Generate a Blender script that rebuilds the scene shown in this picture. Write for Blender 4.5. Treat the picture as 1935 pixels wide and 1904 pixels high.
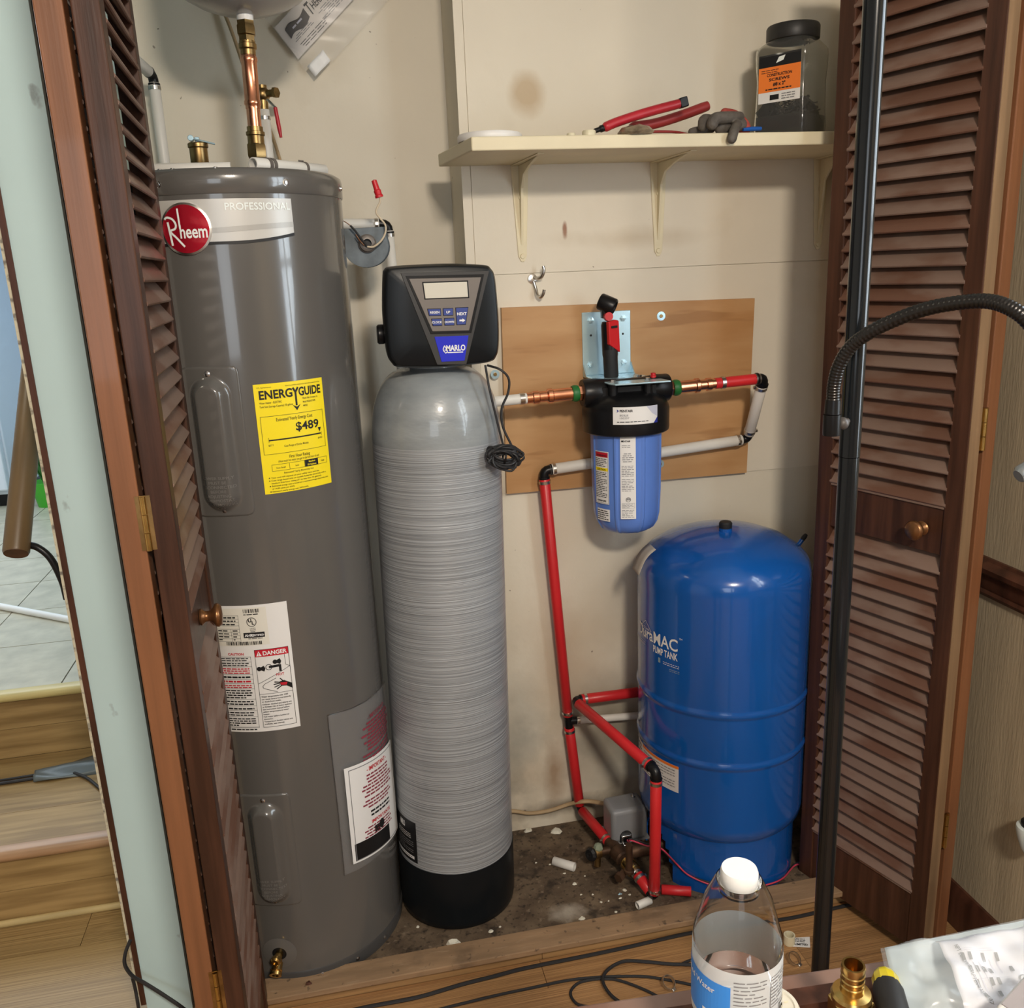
import bpy, bmesh, math, random
from mathutils import Vector, Matrix
random.seed(7)
for _o in list(bpy.data.objects): bpy.data.objects.remove(_o)
SC = bpy.context.scene
COL = SC.collection
PI = math.pi

# ------------------------------------------------------------------ camera
CAMH = 1.45                      # eye height above the closet floor (z = 0), metres
FPX, YAW, PITCH, ROLL = 1678.56, math.radians(10.963), math.radians(14.870), math.radians(-2.4724)
_fw = Vector((math.sin(YAW)*math.cos(PITCH), math.cos(YAW)*math.cos(PITCH), -math.sin(PITCH)))
_rt = Vector((math.cos(YAW), -math.sin(YAW), 0)); _up = _rt.cross(_fw)
CR = math.cos(ROLL)*_rt + math.sin(ROLL)*_up
CU = -math.sin(ROLL)*_rt + math.cos(ROLL)*_up
CF = _fw
cam = bpy.data.cameras.new('camera'); camo = bpy.data.objects.new('camera', cam); COL.objects.link(camo)
cam.sensor_width = 36; cam.lens = FPX/1935*36; cam.clip_start = 0.02
camo.matrix_world = Matrix(((CR.x, CU.x, -CF.x, 0), (CR.y, CU.y, -CF.y, 0), (CR.z, CU.z, -CF.z, CAMH), (0, 0, 0, 1)))
SC.camera = camo

# ------------------------------------------------------------------ world, lights, exposure
world = bpy.data.worlds.new('world'); SC.world = world; world.use_nodes = True
world.node_tree.nodes['Background'].inputs[0].default_value = (0.62, 0.78, 1.0, 1)
world.node_tree.nodes['Background'].inputs[1].default_value = 0.9
SC.view_settings.view_transform = 'Standard'; SC.view_settings.look = 'None'
SC.view_settings.gamma = 1; SC.view_settings.use_curve_mapping = False
SC.view_settings.exposure = -0.22
def area(name, loc, aim, sx, sy, power, col, shape='RECTANGLE'):
    l = bpy.data.lights.new(name, 'AREA'); l.shape = shape; l.size = sx; l.size_y = sy; l.energy = power; l.color = col
    o = bpy.data.objects.new(name, l); COL.objects.link(o); o.location = loc
    o.rotation_euler = (Vector(aim)-Vector(loc)).to_track_quat('-Z', 'Y').to_euler()
    return o
area('window_daylight_side', (1.33, 0.74, 1.5), (0.2, 0.86, 1.4), 0.42, 1.0, 17, (0.78, 0.90, 1.0))
area('window_daylight_rear', (-0.55, -2.45, 1.55), (0.1, 1.8, 1.1), 1.1, 1.15, 20, (0.82, 0.91, 1.0))
area('ceiling_light_glow', (0.35, -0.8, 2.36), (0.4, 0.6, 0.3), 0.34, 0.34, 82, (1.0, 0.885, 0.745), 'DISK')
area('kitchen_daylight', (-1.55, 3.9, 2.2), (-1.3, 3.4, 0.3), 1.1, 1.1, 24, (0.88, 0.95, 1.0))
area('stair_light_glow', (-1.15, 1.5, 2.36), (-1.1, 1.9, 0), 0.3, 0.3, 7, (1.0, 0.9, 0.72), 'DISK')

# ------------------------------------------------------------------ pixel -> place helpers (1935 x 1904 frame)
EYE = Vector((0, 0, CAMH))
def ray(x, y): return CR*((x-967.5)/FPX) - CU*((y-952.0)/FPX) + CF
def pY(x, y, Y): d = ray(x, y); return EYE + d*(Y/d.y)
def pX(x, y, X): d = ray(x, y); return EYE + d*(X/d.x)
def pZ(x, y, Z): d = ray(x, y); return EYE + d*((Z-CAMH)/d.z)

# ------------------------------------------------------------------ materials
MATS = {}
def nodes(m):
    m.use_nodes = True
    nt = m.node_tree
    return nt, nt.nodes['Principled BSDF']
def mat(name, col, rough=0.5, metal=0.0, var=0.0, vscale=8.0, bump=0.0, bscale=60.0, stretch=(1, 1, 1), col2=None, coat=0.0,
        trans=0.0, ior=1.45, alpha=1.0, rand=0.0, spec=0.5, thr=None, detail=4.0):
    if name in MATS: return MATS[name]
    m = bpy.data.materials.new(name); nt, b = nodes(m)
    N, L = nt.nodes, nt.links
    b.inputs['Roughness'].default_value = rough; b.inputs['Metallic'].default_value = metal
    b.inputs['Coat Weight'].default_value = coat; b.inputs['Coat Roughness'].default_value = 0.06
    b.inputs['Transmission Weight'].default_value = trans; b.inputs['IOR'].default_value = ior
    b.inputs['Alpha'].default_value = alpha; b.inputs['Specular IOR Level'].default_value = spec
    c = (*col, 1)
    b.inputs['Base Color'].default_value = c
    tc = N.new('ShaderNodeTexCoord'); mp = N.new('ShaderNodeMapping'); mp.inputs['Scale'].default_value = stretch
    L.new(tc.outputs['Object'], mp.inputs['Vector'])
    if rand:
        oi = N.new('ShaderNodeObjectInfo'); ml = N.new('ShaderNodeMath'); ml.operation = 'MULTIPLY'; ml.inputs[1].default_value = 37.0
        L.new(oi.outputs['Random'], ml.inputs[0]); L.new(ml.outputs[0], mp.inputs['Location'])
    last = None
    if var or col2:
        n = N.new('ShaderNodeTexNoise'); n.inputs['Scale'].default_value = vscale; n.inputs['Detail'].default_value = detail
        L.new(mp.outputs[0], n.inputs['Vector'])
        r = N.new('ShaderNodeValToRGB')
        lo, hi = thr or (0.32, 0.68)
        r.color_ramp.elements[0].position = lo; r.color_ramp.elements[1].position = hi
        a = [max(0, k*(1-var)) for k in col] if not col2 else col
        z = [min(1, k*(1+var)) for k in col] if not col2 else col2
        r.color_ramp.elements[0].color = (*a, 1); r.color_ramp.elements[1].color = (*z, 1)
        L.new(n.outputs['Fac'], r.inputs[0]); last = r.outputs[0]
        if rand:
            hs = N.new('ShaderNodeHueSaturation'); mr = N.new('ShaderNodeMapRange')
            mr.inputs['To Min'].default_value = 1-rand; mr.inputs['To Max'].default_value = 1+rand
            L.new(oi.outputs['Random'], mr.inputs['Value']); L.new(mr.outputs[0], hs.inputs['Value'])
            L.new(last, hs.inputs['Color']); last = hs.outputs[0]
        L.new(last, b.inputs['Base Color'])
    if bump:
        n2 = N.new('ShaderNodeTexNoise'); n2.inputs['Scale'].default_value = bscale; n2.inputs['Detail'].default_value = 3
        L.new(mp.outputs[0], n2.inputs['Vector'])
        bp = N.new('ShaderNodeBump'); bp.inputs['Strength'].default_value = bump; bp.inputs['Distance'].default_value = 0.004
        L.new(n2.outputs['Fac'], bp.inputs['Height']); L.new(bp.outputs[0], b.inputs['Normal'])
    MATS[name] = m
    return m
def overlay(m, col, scale, lo, hi, stretch=(1, 1, 1), mul=1.0, detail=5, off=(0, 0, 0), mask=None):
    """lay one more noise-shaped stain colour over a material's base colour; mask = (axis, from, to) limits where the stain sits"""
    nt, b = nodes(m); N, L = nt.nodes, nt.links
    inp = b.inputs['Base Color']
    tc = N.new('ShaderNodeTexCoord'); mp = N.new('ShaderNodeMapping'); mp.inputs['Scale'].default_value = stretch; mp.inputs['Location'].default_value = off
    L.new(tc.outputs['Object'], mp.inputs['Vector'])
    n = N.new('ShaderNodeTexNoise'); n.inputs['Scale'].default_value = scale; n.inputs['Detail'].default_value = detail
    L.new(mp.outputs[0], n.inputs['Vector'])
    mr = N.new('ShaderNodeMapRange'); mr.inputs['From Min'].default_value = lo; mr.inputs['From Max'].default_value = hi; mr.inputs['To Max'].default_value = mul
    L.new(n.outputs['Fac'], mr.inputs['Value'])
    fac = mr.outputs[0]
    if mask:
        sp = N.new('ShaderNodeSeparateXYZ'); L.new(tc.outputs['Object'], sp.inputs[0])
        m2 = N.new('ShaderNodeMapRange'); m2.inputs['From Min'].default_value = mask[1]; m2.inputs['From Max'].default_value = mask[2]
        L.new(sp.outputs[mask[0]], m2.inputs['Value'])
        mu = N.new('ShaderNodeMath'); mu.operation = 'MULTIPLY'; L.new(fac, mu.inputs[0]); L.new(m2.outputs[0], mu.inputs[1]); fac = mu.outputs[0]
    mx = N.new('ShaderNodeMix'); mx.data_type = 'RGBA'
    L.new(fac, mx.inputs[0])
    if inp.is_linked: L.new(inp.links[0].from_socket, mx.inputs[6])
    else: mx.inputs[6].default_value = inp.default_value
    mx.inputs[7].default_value = (*col, 1)
    L.new(mx.outputs[2], inp)
    return m
def blob(m, col, centre, radii, soft=0.5, mul=1.0, nscale=9):
    """one stain with its own shape at a place on the wall (object space), edge broken up by noise"""
    nt, b = nodes(m); N, L = nt.nodes, nt.links
    inp = b.inputs['Base Color']
    tc = N.new('ShaderNodeTexCoord'); mp = N.new('ShaderNodeMapping'); mp.vector_type = 'TEXTURE'
    mp.inputs['Location'].default_value = centre; mp.inputs['Scale'].default_value = radii
    L.new(tc.outputs['Object'], mp.inputs['Vector'])
    ln = N.new('ShaderNodeVectorMath'); ln.operation = 'LENGTH'; L.new(mp.outputs[0], ln.inputs[0])
    n = N.new('ShaderNodeTexNoise'); n.inputs['Scale'].default_value = nscale; n.inputs['Detail'].default_value = 5; L.new(tc.outputs['Object'], n.inputs['Vector'])
    ad = N.new('ShaderNodeMath'); ad.operation = 'ADD'; L.new(ln.outputs['Value'], ad.inputs[0]); L.new(n.outputs['Fac'], ad.inputs[1])
    mr = N.new('ShaderNodeMapRange'); mr.inputs['From Min'].default_value = 1.5; mr.inputs['From Max'].default_value = 1.5-soft; mr.inputs['To Max'].default_value = mul
    L.new(ad.outputs[0], mr.inputs['Value'])
    mx = N.new('ShaderNodeMix'); mx.data_type = 'RGBA'; L.new(mr.outputs[0], mx.inputs[0])
    if inp.is_linked: L.new(inp.links[0].from_socket, mx.inputs[6])
    else: mx.inputs[6].default_value = inp.default_value
    mx.inputs[7].default_value = (*col, 1); L.new(mx.outputs[2], inp)
def s2l(r, g, b):   # 8-bit sRGB -> linear
    return tuple(((c/255+0.055)/1.055)**2.4 if c > 10 else c/255/12.92 for c in (r, g, b))

M_wall = mat('wall_cream', (0.74, 0.675, 0.555), 0.62, var=0.05, vscale=2.5, bump=0.12, bscale=45)
overlay(M_wall, (0.52, 0.44, 0.31), 5.5, 0.60, 0.85, mul=0.35)
overlay(M_wall, (0.16, 0.12, 0.08), 60, 0.765, 0.785, mul=0.7, detail=2)
M_wallb = mat('wall_cream_plaster', (0.72, 0.655, 0.53), 0.66, var=0.06, vscale=2.2, bump=0.18, bscale=40)
overlay(M_wallb, (0.46, 0.33, 0.20), 4.5, 0.48, 0.75, mul=0.6, mask=(2, 0.85, 0.2))
overlay(M_wallb, (0.17, 0.125, 0.08), 8, 0.50, 0.70, mul=0.8, mask=(2, 0.50, -0.05))
overlay(M_wallb, (0.27, 0.26, 0.22), 3.5, 0.50, 0.66, mul=0.65, mask=(2, 0.60, 0.25), off=(3, 0, 1))
overlay(M_wallb, (0.14, 0.10, 0.07), 62, 0.755, 0.78, mul=0.7, detail=2)
blob(M_wallb, (0.21, 0.185, 0.14), (0.63, 2.035, 0.27), (0.15, 1, 0.20), 0.9, 0.75, 7)
blob(M_wallb, (0.30, 0.17, 0.08), (0.475, 2.035, 0.16), (0.035, 1, 0.12), 0.8, 0.7, 16)
blob(M_wallb, (0.44, 0.30, 0.17), (0.50, 2.035, 0.45), (0.10, 1, 0.22), 1.0, 0.5, 8)
blob(M_wallb, (0.16, 0.12, 0.08), (0.52, 2.035, 0.05), (0.22, 1, 0.035), 0.7, 0.7, 22)
M_shelfpaint = mat('cream_shelf_paint', (0.74, 0.66, 0.46), 0.5, var=0.05, vscale=9, bump=0.05, bscale=80)
M_wpaper = mat('tan_textured_wallpaper', (0.45, 0.37, 0.25), 0.75, var=0.16, vscale=4, bump=0.3, bscale=70, stretch=(1, 3, 0.35), detail=6)
M_bluewall = mat('pale_blue_wall_paint', (0.56, 0.75, 0.77), 0.6, var=0.03, vscale=3, bump=0.06, bscale=40)
overlay(M_bluewall, (0.22, 0.25, 0.26), 13, 0.70, 0.74, mul=0.7, stretch=(1, 1, .6))
M_speck = mat('speckled_board_edge', (0.66, 0.62, 0.47), 0.8, col2=(0.22, 0.2, 0.17), vscale=70, thr=(0.5, 0.66))
M_darkwood = mat('dark_stained_wood', (0.075, 0.028, 0.016), 0.42, var=0.4, vscale=6, stretch=(6, 6, 0.6), bump=0.08, bscale=30)
M_doorwood = mat('brown_door_wood', (0.062, 0.025, 0.014), 0.42, var=0.38, vscale=7, stretch=(9, 9, 0.5), bump=0.07, bscale=30, coat=0.05, spec=0.35)
M_dooredge = mat('orange_brown_door_wood', (0.225, 0.092, 0.040), 0.42, var=0.22, vscale=5, stretch=(9, 9, 0.4), bump=0.05, bscale=30, coat=0.15)
M_slat = mat('dusty_slat_wood', (0.145, 0.070, 0.045), 0.5, col2=(0.215, 0.142, 0.110), vscale=5, stretch=(1.0, 2.5, 2.5), rand=0.10, bump=0.06, bscale=40, thr=(0.42, 0.56))
M_jambblack = mat('black_gap_wood', (0.012, 0.009, 0.008), 0.8)
M_plank = mat('oak_floor_plank', (0.265, 0.138, 0.058), 0.45, col2=(0.45, 0.25, 0.105), vscale=4.5, stretch=(0.7, 14, 3), rand=0.16, bump=0.08, bscale=22, thr=(0.40, 0.58), detail=7)
overlay(M_plank, (0.10, 0.06, 0.03), 7, 0.64, 0.8, mul=0.55)
M_lam = mat('honey_laminate_plank', (0.25, 0.155, 0.060), 0.4, col2=(0.42, 0.28, 0.12), vscale=4.0, stretch=(0.8, 11, 11), rand=0.12, thr=(0.34, 0.64), detail=7)
M_sill = mat('dusty_sill_wood', (0.30, 0.19, 0.105), 0.75, var=0.22, vscale=6, stretch=(1, 6, 6), bump=0.12, bscale=50)
overlay(M_sill, (0.10, 0.065, 0.04), 11, 0.58, 0.76, mul=0.7)
overlay(M_sill, (0.06, 0.04, 0.025), 55, 0.64, 0.72, mul=0.8)
overlay(M_sill, (0.42, 0.30, 0.19), 20, 0.60, 0.75, mul=0.5, stretch=(1, 4, 4))
M_sillf = mat('raw_sill_wood', (0.40, 0.235, 0.10), 0.6, var=0.25, vscale=5, stretch=(0.8, 12, 12))
M_cfloor = mat('stained_concrete', (0.068, 0.045, 0.028), 0.75, col2=(0.19, 0.135, 0.085), vscale=16, bump=0.5, bscale=60, thr=(0.3, 0.72), detail=9)
overlay(M_cfloor, (0.022, 0.015, 0.010), 6, 0.54, 0.74, mul=0.7)
overlay(M_cfloor, (0.36, 0.28, 0.20), 70, 0.62, 0.74, mul=0.55)
overlay(M_cfloor, (0.016, 0.011, 0.008), 85, 0.56, 0.68, mul=0.8)
overlay(M_cfloor, (0.020, 0.014, 0.010), 24, 0.55, 0.66, mul=0.7)
overlay(M_cfloor, (0.30, 0.22, 0.15), 38, 0.63, 0.74, mul=0.6)
blob(M_cfloor, (0.48, 0.42, 0.34), (0.42, 1.70, 0), (0.055, 0.035, 1), 0.8, 0.75, 40)
M_tile = mat('beige_stone_tile', (0.50, 0.47, 0.37), 0.35, var=0.14, vscale=14, detail=8)
M_heater = mat('grey_heater_enamel', (0.112, 0.106, 0.099), 0.22, var=0.03, vscale=1.2, bump=0.012, bscale=5, coat=0.6)
M_screw = mat('bright_screw_steel', (0.75, 0.75, 0.75), 0.25, 1.0)
M_brass = mat('brass', (0.62, 0.41, 0.14), 0.27, 1.0, var=0.2, vscale=30)
M_dkbrass = mat('aged_brass', (0.33, 0.215, 0.09), 0.36, 1.0, var=0.35, vscale=40)
M_copper = mat('copper', (0.80, 0.36, 0.21), 0.26, 1.0, var=0.18, vscale=30)
M_oldcopper = mat('tarnished_copper', (0.10, 0.056, 0.033), 0.5, 0.6, var=0.4, vscale=25)
M_pexw = mat('white_pex', (0.74, 0.72, 0.67), 0.38, var=0.03, vscale=6)
M_pexr = mat('red_pex', (0.60, 0.022, 0.026), 0.36, var=0.08, vscale=12)
M_blkplast = mat('black_plastic', (0.007, 0.007, 0.008), 0.33, spec=0.35)
M_blkrub = mat('black_rubber', (0.018, 0.018, 0.019), 0.55)
M_satblk = mat('satin_black_shell', (0.006, 0.008, 0.010), 0.34, bump=0.02, bscale=400, spec=0.28)
M_steel = mat('stainless_steel', (0.62, 0.60, 0.57), 0.28, 1.0, var=0.15, vscale=60)
M_zinc = mat('zinc_plate', (0.50, 0.70, 0.80), 0.26, 0.55, var=0.14, vscale=9)
M_galv = mat('galvanised_plate', (0.070, 0.085, 0.095), 0.5, 0.3, col2=(0.135, 0.16, 0.18), vscale=28)
M_tanksoft = mat('wound_fibreglass', (0.235, 0.25, 0.265), 0.34, col2=(0.38, 0.40, 0.42), vscale=3.0, stretch=(1.0, 1.0, 150), bump=0.55, bscale=3.2, thr=(0.36, 0.62), coat=0.35, detail=3)
M_dome = mat('wrapped_fibreglass_dome', (0.235, 0.262, 0.275), 0.30, col2=(0.35, 0.375, 0.385), vscale=10, stretch=(1, 1, 2.5), bump=0.3, bscale=26, coat=0.4)
M_greyface = mat('grey_faceplate', (0.17, 0.15, 0.135), 0.42, 0.3)
M_lcd = mat('lcd_cream', (0.66, 0.63, 0.54), 0.25)
M_btn = mat('blue_button', (0.035, 0.06, 0.26), 0.4)
M_badgeblue = mat('royal_blue_badge', (0.02, 0.03, 0.55), 0.3)
M_white = mat('white_print', (0.86, 0.86, 0.85), 0.5)
M_paper = mat('white_label_paper', (0.80, 0.79, 0.77), 0.42)
M_black = mat('black_print', (0.008, 0.008, 0.009), 0.5)
M_greyprint = mat('grey_print', (0.22, 0.22, 0.23), 0.6)
M_red = mat('red_print', (0.55, 0.012, 0.03), 0.5)
M_dkred = mat('maroon_print', (0.27, 0.035, 0.06), 0.5)
M_yellow = mat('yellow_label', (0.93, 0.74, 0.012), 0.42)
M_orange = mat('orange_print', (0.90, 0.22, 0.03), 0.5)
M_badge = mat('red_metallic_badge', (0.58, 0.012, 0.035), 0.26, 0.6, coat=0.5)
M_silver = mat('silver_label', (0.56, 0.55, 0.52), 0.32, 0.1)
M_silver2 = mat('silver_label_shade', (0.43, 0.42, 0.395), 0.32, 0.1)
M_pearl = mat('pearl_letter', (0.86, 0.92, 0.90), 0.3)
M_bluetank = mat('blue_tank_paint', (0.005, 0.095, 0.40), 0.20, bump=0.008, bscale=8, coat=0.5)
M_bigblue = mat('filter_blue_plastic', (0.115, 0.235, 0.66), 0.30, coat=0.2)
M_ply = mat('plywood_face', (0.44, 0.225, 0.085), 0.5, col2=(0.55, 0.32, 0.145), vscale=2.2, stretch=(1.2, 1, 5.5), thr=(0.35, 0.62), bump=0.03, bscale=18, detail=5)
overlay(M_ply, (0.30, 0.135, 0.045), 3.2, 0.60, 0.66, stretch=(0.9, 1, 7), mul=0.55, detail=3)
M_green = mat('green_thread_seal', (0.015, 0.14, 0.03), 0.45)
M_greybox = mat('grey_painted_cover', (0.235, 0.24, 0.25), 0.36, coat=0.15)
M_clear = mat('clear_plastic', (0.95, 0.96, 0.96), 0.05, trans=1.0, ior=1.12, spec=0.6)
M_jar = mat('smoky_clear_plastic', (0.80, 0.80, 0.77), 0.08, trans=0.96, ior=1.28, spec=0.6)
M_bottle = mat('bottle_plastic', (0.97, 0.98, 0.98), 0.03, trans=1.0, ior=1.18, spec=0.7)
M_water = mat('drinking_water', (0.97, 0.99, 1.0), 0.0, trans=1.0, ior=1.33)
M_bagp = mat('clear_bag_film', (0.93, 0.94, 0.95), 0.16, trans=0.85, ior=1.10, spec=0.8, bump=0.25, bscale=28)
M_film = mat('thin_vinyl_sleeve', (0.70, 0.71, 0.73), 0.22, alpha=0.075, spec=0.8, bump=0.12, bscale=12)
M_capw = mat('white_bottle_cap', (0.82, 0.83, 0.82), 0.4)
M_tablet = mat('worn_red_brown_table', (0.155, 0.070, 0.045), 0.5, col2=(0.26, 0.17, 0.135), vscale=6, thr=(0.42, 0.7), bump=0.05, bscale=60, detail=8)
M_lampblk = mat('black_lamp_enamel', (0.007, 0.009, 0.011), 0.16, spec=0.5)
M_neck = mat('flexible_neck_metal', (0.045, 0.043, 0.042), 0.30, 0.85)
M_gloveg = mat('grey_rubber_palm', (0.115, 0.10, 0.085), 0.7, var=0.35, vscale=40, bump=0.3, bscale=140)
M_glover = mat('red_knit', (0.36, 0.06, 0.045), 0.8, var=0.2, vscale=40, bump=0.3, bscale=200)
M_glovebl = mat('blue_knit_hem', (0.01, 0.10, 0.42), 0.7)
M_redgrip = mat('red_tool_grip', (0.45, 0.018, 0.03), 0.38, var=0.1, vscale=20)
M_cable = mat('black_cable', (0.022, 0.022, 0.024), 0.5)
M_tan = mat('tan_cable_sheath', (0.42, 0.30, 0.17), 0.6, var=0.2, vscale=14)
M_cream = mat('cream_plastic', (0.72, 0.66, 0.47), 0.4)
M_bronze = mat('bronze_knob', (0.26, 0.12, 0.05), 0.3, 0.75)
M_rail = mat('brown_handrail', (0.13, 0.085, 0.04), 0.38, var=0.2, vscale=5, stretch=(5, 1, 1))
M_fridge = mat('white_appliance', (0.72, 0.78, 0.88), 0.35)
M_leaf = mat('green_leaf', (0.03, 0.16, 0.03), 0.5)
M_tape = mat('grey_duct_tape', (0.12, 0.14, 0.145), 0.35, 0.2, bump=0.2, bscale=30)
M_chip = mat('plaster_chip', (0.72, 0.69, 0.58), 0.8, var=0.12, vscale=60)
M_ceil = mat('white_ceiling', (0.75, 0.73, 0.69), 0.8)
M_pink = mat('pink_red_wire', (0.62, 0.06, 0.11), 0.4)
M_lampglass = mat('lamp_glass', (0.8, 0.78, 0.7), 0.4)
M_copwire = mat('bare_copper_wire', (0.85, 0.45, 0.28), 0.25, 1.0)
M_wirew = mat('cream_wire', (0.66, 0.55, 0.40), 0.45)
M_yel = mat('translucent_yellow_handle', (0.62, 0.50, 0.02), 0.2, coat=0.5)
M_dkblue = mat('navy_print', (0.02, 0.03, 0.28), 0.5)
M_ltblue = mat('light_blue_print', (0.05, 0.28, 0.80), 0.4)
M_lilac = mat('lilac_print', (0.55, 0.56, 0.66), 0.5)

# ------------------------------------------------------------------ mesh building
ORG = {}
def frame_from(axis, hint=(0, 0, 1)):
    a = Vector(axis).normalized(); h = Vector(hint)
    if abs(a.dot(h)) > 0.95: h = Vector((1, 0, 0))
    u = h.cross(a).normalized(); v = a.cross(u)
    return u, v, a
class MB:
    def __init__(s): s.v = []; s.f = []; s.m = []; s.cur = 0
    def add(s, verts, faces):
        k = len(s.v); s.v += [Vector(p) for p in verts]
        for f in faces: s.f.append([i+k for i in f]); s.m.append(s.cur)
        return s
    def hexa(s, p):
        return s.add(p, [(0, 3, 2, 1), (4, 5, 6, 7), (0, 1, 5, 4), (1, 2, 6, 5), (2, 3, 7, 6), (3, 0, 4, 7)])
    def box(s, x0, x1, y0, y1, z0, z1):
        return s.hexa([(x0, y0, z0), (x1, y0, z0), (x1, y1, z0), (x0, y1, z0), (x0, y0, z1), (x1, y0, z1), (x1, y1, z1), (x0, y1, z1)])
    def obox(s, c, u, v, w, su, sv, sw):
        c, u, v, w = Vector(c), Vector(u)*su/2, Vector(v)*sv/2, Vector(w)*sw/2
        return s.hexa([c-u-v-w, c+u-v-w, c+u+v-w, c-u+v-w, c-u-v+w, c+u-v+w, c+u+v+w, c-u+v+w])
    def prism(s, pts, off):
        n = len(pts); off = Vector(off); P = [Vector(p) for p in pts]
        return s.add(P+[p+off for p in P], [tuple(range(n-1, -1, -1)), tuple(range(n, 2*n))]+[(i, (i+1) % n, n+(i+1) % n, n+i) for i in range(n)])
    def tube(s, pts, r, seg=12, caps=True, closed=False, flat=1.0):
        P = [Vector(p) for p in pts]; n = len(P)
        R = r if isinstance(r, (list, tuple)) else [r]*n
        T = []
        for i in range(n):
            a = P[(i-1) % n] if (closed or i > 0) else P[i]; b = P[(i+1) % n] if (closed or i < n-1) else P[i]
            T.append((b-a).normalized() if (b-a).length > 1e-9 else Vector((0, 0, 1)))
        u, v, _ = frame_from(T[0]); vs = []; 
        for i in range(n):
            if i:
                ax = T[i-1].cross(T[i])
                if ax.length > 1e-7:
                    q = Matrix.Rotation(T[i-1].angle(T[i]), 3, ax.normalized()); u = q @ u
                u = (u - T[i]*u.dot(T[i])).normalized()
            v = T[i].cross(u)
            for k in range(seg):
                a = 2*PI*k/seg; vs.append(P[i]+(u*math.cos(a)+v*math.sin(a)*flat)*R[i])
        fs = []
        for i in range(n if closed else n-1):
            j = (i+1) % n
            for k in range(seg):
                l = (k+1) % seg; fs.append((i*seg+k, i*seg+l, j*seg+l, j*seg+k))
        if caps and not closed: fs += [tuple(range(seg-1, -1, -1)), tuple((n-1)*seg+k for k in range(seg))]
        return s.add(vs, fs)
    def lathe(s, prof, o=(0, 0, 0), axis=(0, 0, 1), seg=32, a0=0.0, a1=2*PI):
        u, v, w = frame_from(axis); o = Vector(o); full = abs(a1-a0-2*PI) < 1e-6
        vs = []; rows = []
        for r, h in prof:
            if r < 1e-7: rows.append([len(vs)]); vs.append(o+w*h)
            else:
                n = seg if full else seg+1; row = []
                for k in range(n):
                    a = a0+(a1-a0)*k/seg; row.append(len(vs)); vs.append(o+w*h+(u*math.cos(a)+v*math.sin(a))*r)
                rows.append(row)
        fs = []
        for A, B in zip(rows, rows[1:]):
            n = max(len(A), len(B)); m = n if full else n-1
            for k in range(m):
                l = (k+1) % n
                if len(A) == 1 and len(B) == 1: continue
                if len(A) == 1: fs.append((A[0], B[l], B[k]))
                elif len(B) == 1: fs.append((A[k], A[l], B[0]))
                else: fs.append((A[k], A[l], B[l], B[k]))
        return s.add(vs, fs)
    def cyl(s, a, b, r, seg=20, r2=None):
        a, b = Vector(a), Vector(b); L = (b-a).length; r2 = r if r2 is None else r2
        return s.lathe([(0, 0), (r, 0), (r2, L), (0, L)], a, b-a, seg)
    def ball(s, c, r, seg=16, sq=1.0, axis=(0, 0, 1)):
        return s.lathe([(r*math.sin(PI*i/10), -r*sq*math.cos(PI*i/10)) for i in range(11)], c, axis, seg)
    def grid(s, fn, nu, nv):
        vs = [fn(i/nu, j/nv) for j in range(nv+1) for i in range(nu+1)]
        return s.add(vs, [(j*(nu+1)+i, j*(nu+1)+i+1, (j+1)*(nu+1)+i+1, (j+1)*(nu+1)+i) for j in range(nv) for i in range(nu)])
    def build(s, name, mats, parent=None, smooth=True, bevel=0.0, local=False, ang=38, solid=0.0, bseg=2, base=None):
        o = None
        if parent is not None: org = Vector(ORG.get(parent.name, (0, 0, 0)))
        else:
            xs = [p.x for p in s.v]; ys = [p.y for p in s.v]; zs = [p.z for p in s.v]
            org = Vector(base) if base else Vector(((min(xs)+max(xs))/2, (min(ys)+max(ys))/2, min(zs)))
        me = bpy.data.meshes.new(name)
        me.from_pydata([tuple(p) if local else tuple(p-org) for p in s.v], [], s.f)
        for m in (mats if isinstance(mats, (list, tuple)) else [mats]): me.materials.append(m)
        for i, p in enumerate(me.polygons): p.material_index = s.m[i]; p.use_smooth = smooth
        bm = bmesh.new(); bm.from_mesh(me); bmesh.ops.recalc_face_normals(bm, faces=bm.faces); bm.to_mesh(me); bm.free()
        if smooth: me.set_sharp_from_angle(angle=math.radians(ang))
        o = bpy.data.objects.new(name, me); COL.objects.link(o)
        if parent is not None: o.parent = parent; ORG[o.name] = org
        else: o.location = org; ORG[o.name] = org
        if solid:
            m = o.modifiers.new('thickness', 'SOLIDIFY'); m.thickness = solid; m.offset = 0
        if bevel:
            m = o.modifiers.new('bevel', 'BEVEL'); m.width = bevel; m.segments = bseg; m.limit_method = 'ANGLE'; m.angle_limit = math.radians(40)
        return o
def thing(name, label, cat, loc=(0, 0, 0), group=None, rot=None):
    o = bpy.data.objects.new(name, None); COL.objects.link(o); o.location = loc; ORG[o.name] = Vector(loc); o.empty_display_size = 0.05
    o['label'] = label; o['category'] = cat
    if group: o['group'] = group
    if rot: o.rotation_euler = rot
    return o
def tag(o, label, cat, group=None, kind=None):
    if label: o['label'] = label
    if cat: o['category'] = cat
    if group: o['group'] = group
    if kind: o['kind'] = kind
    return o
def struct(o, label, cat='structure'): o['kind'] = 'structure'; o['label'] = label; o['category'] = cat; return o
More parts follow.
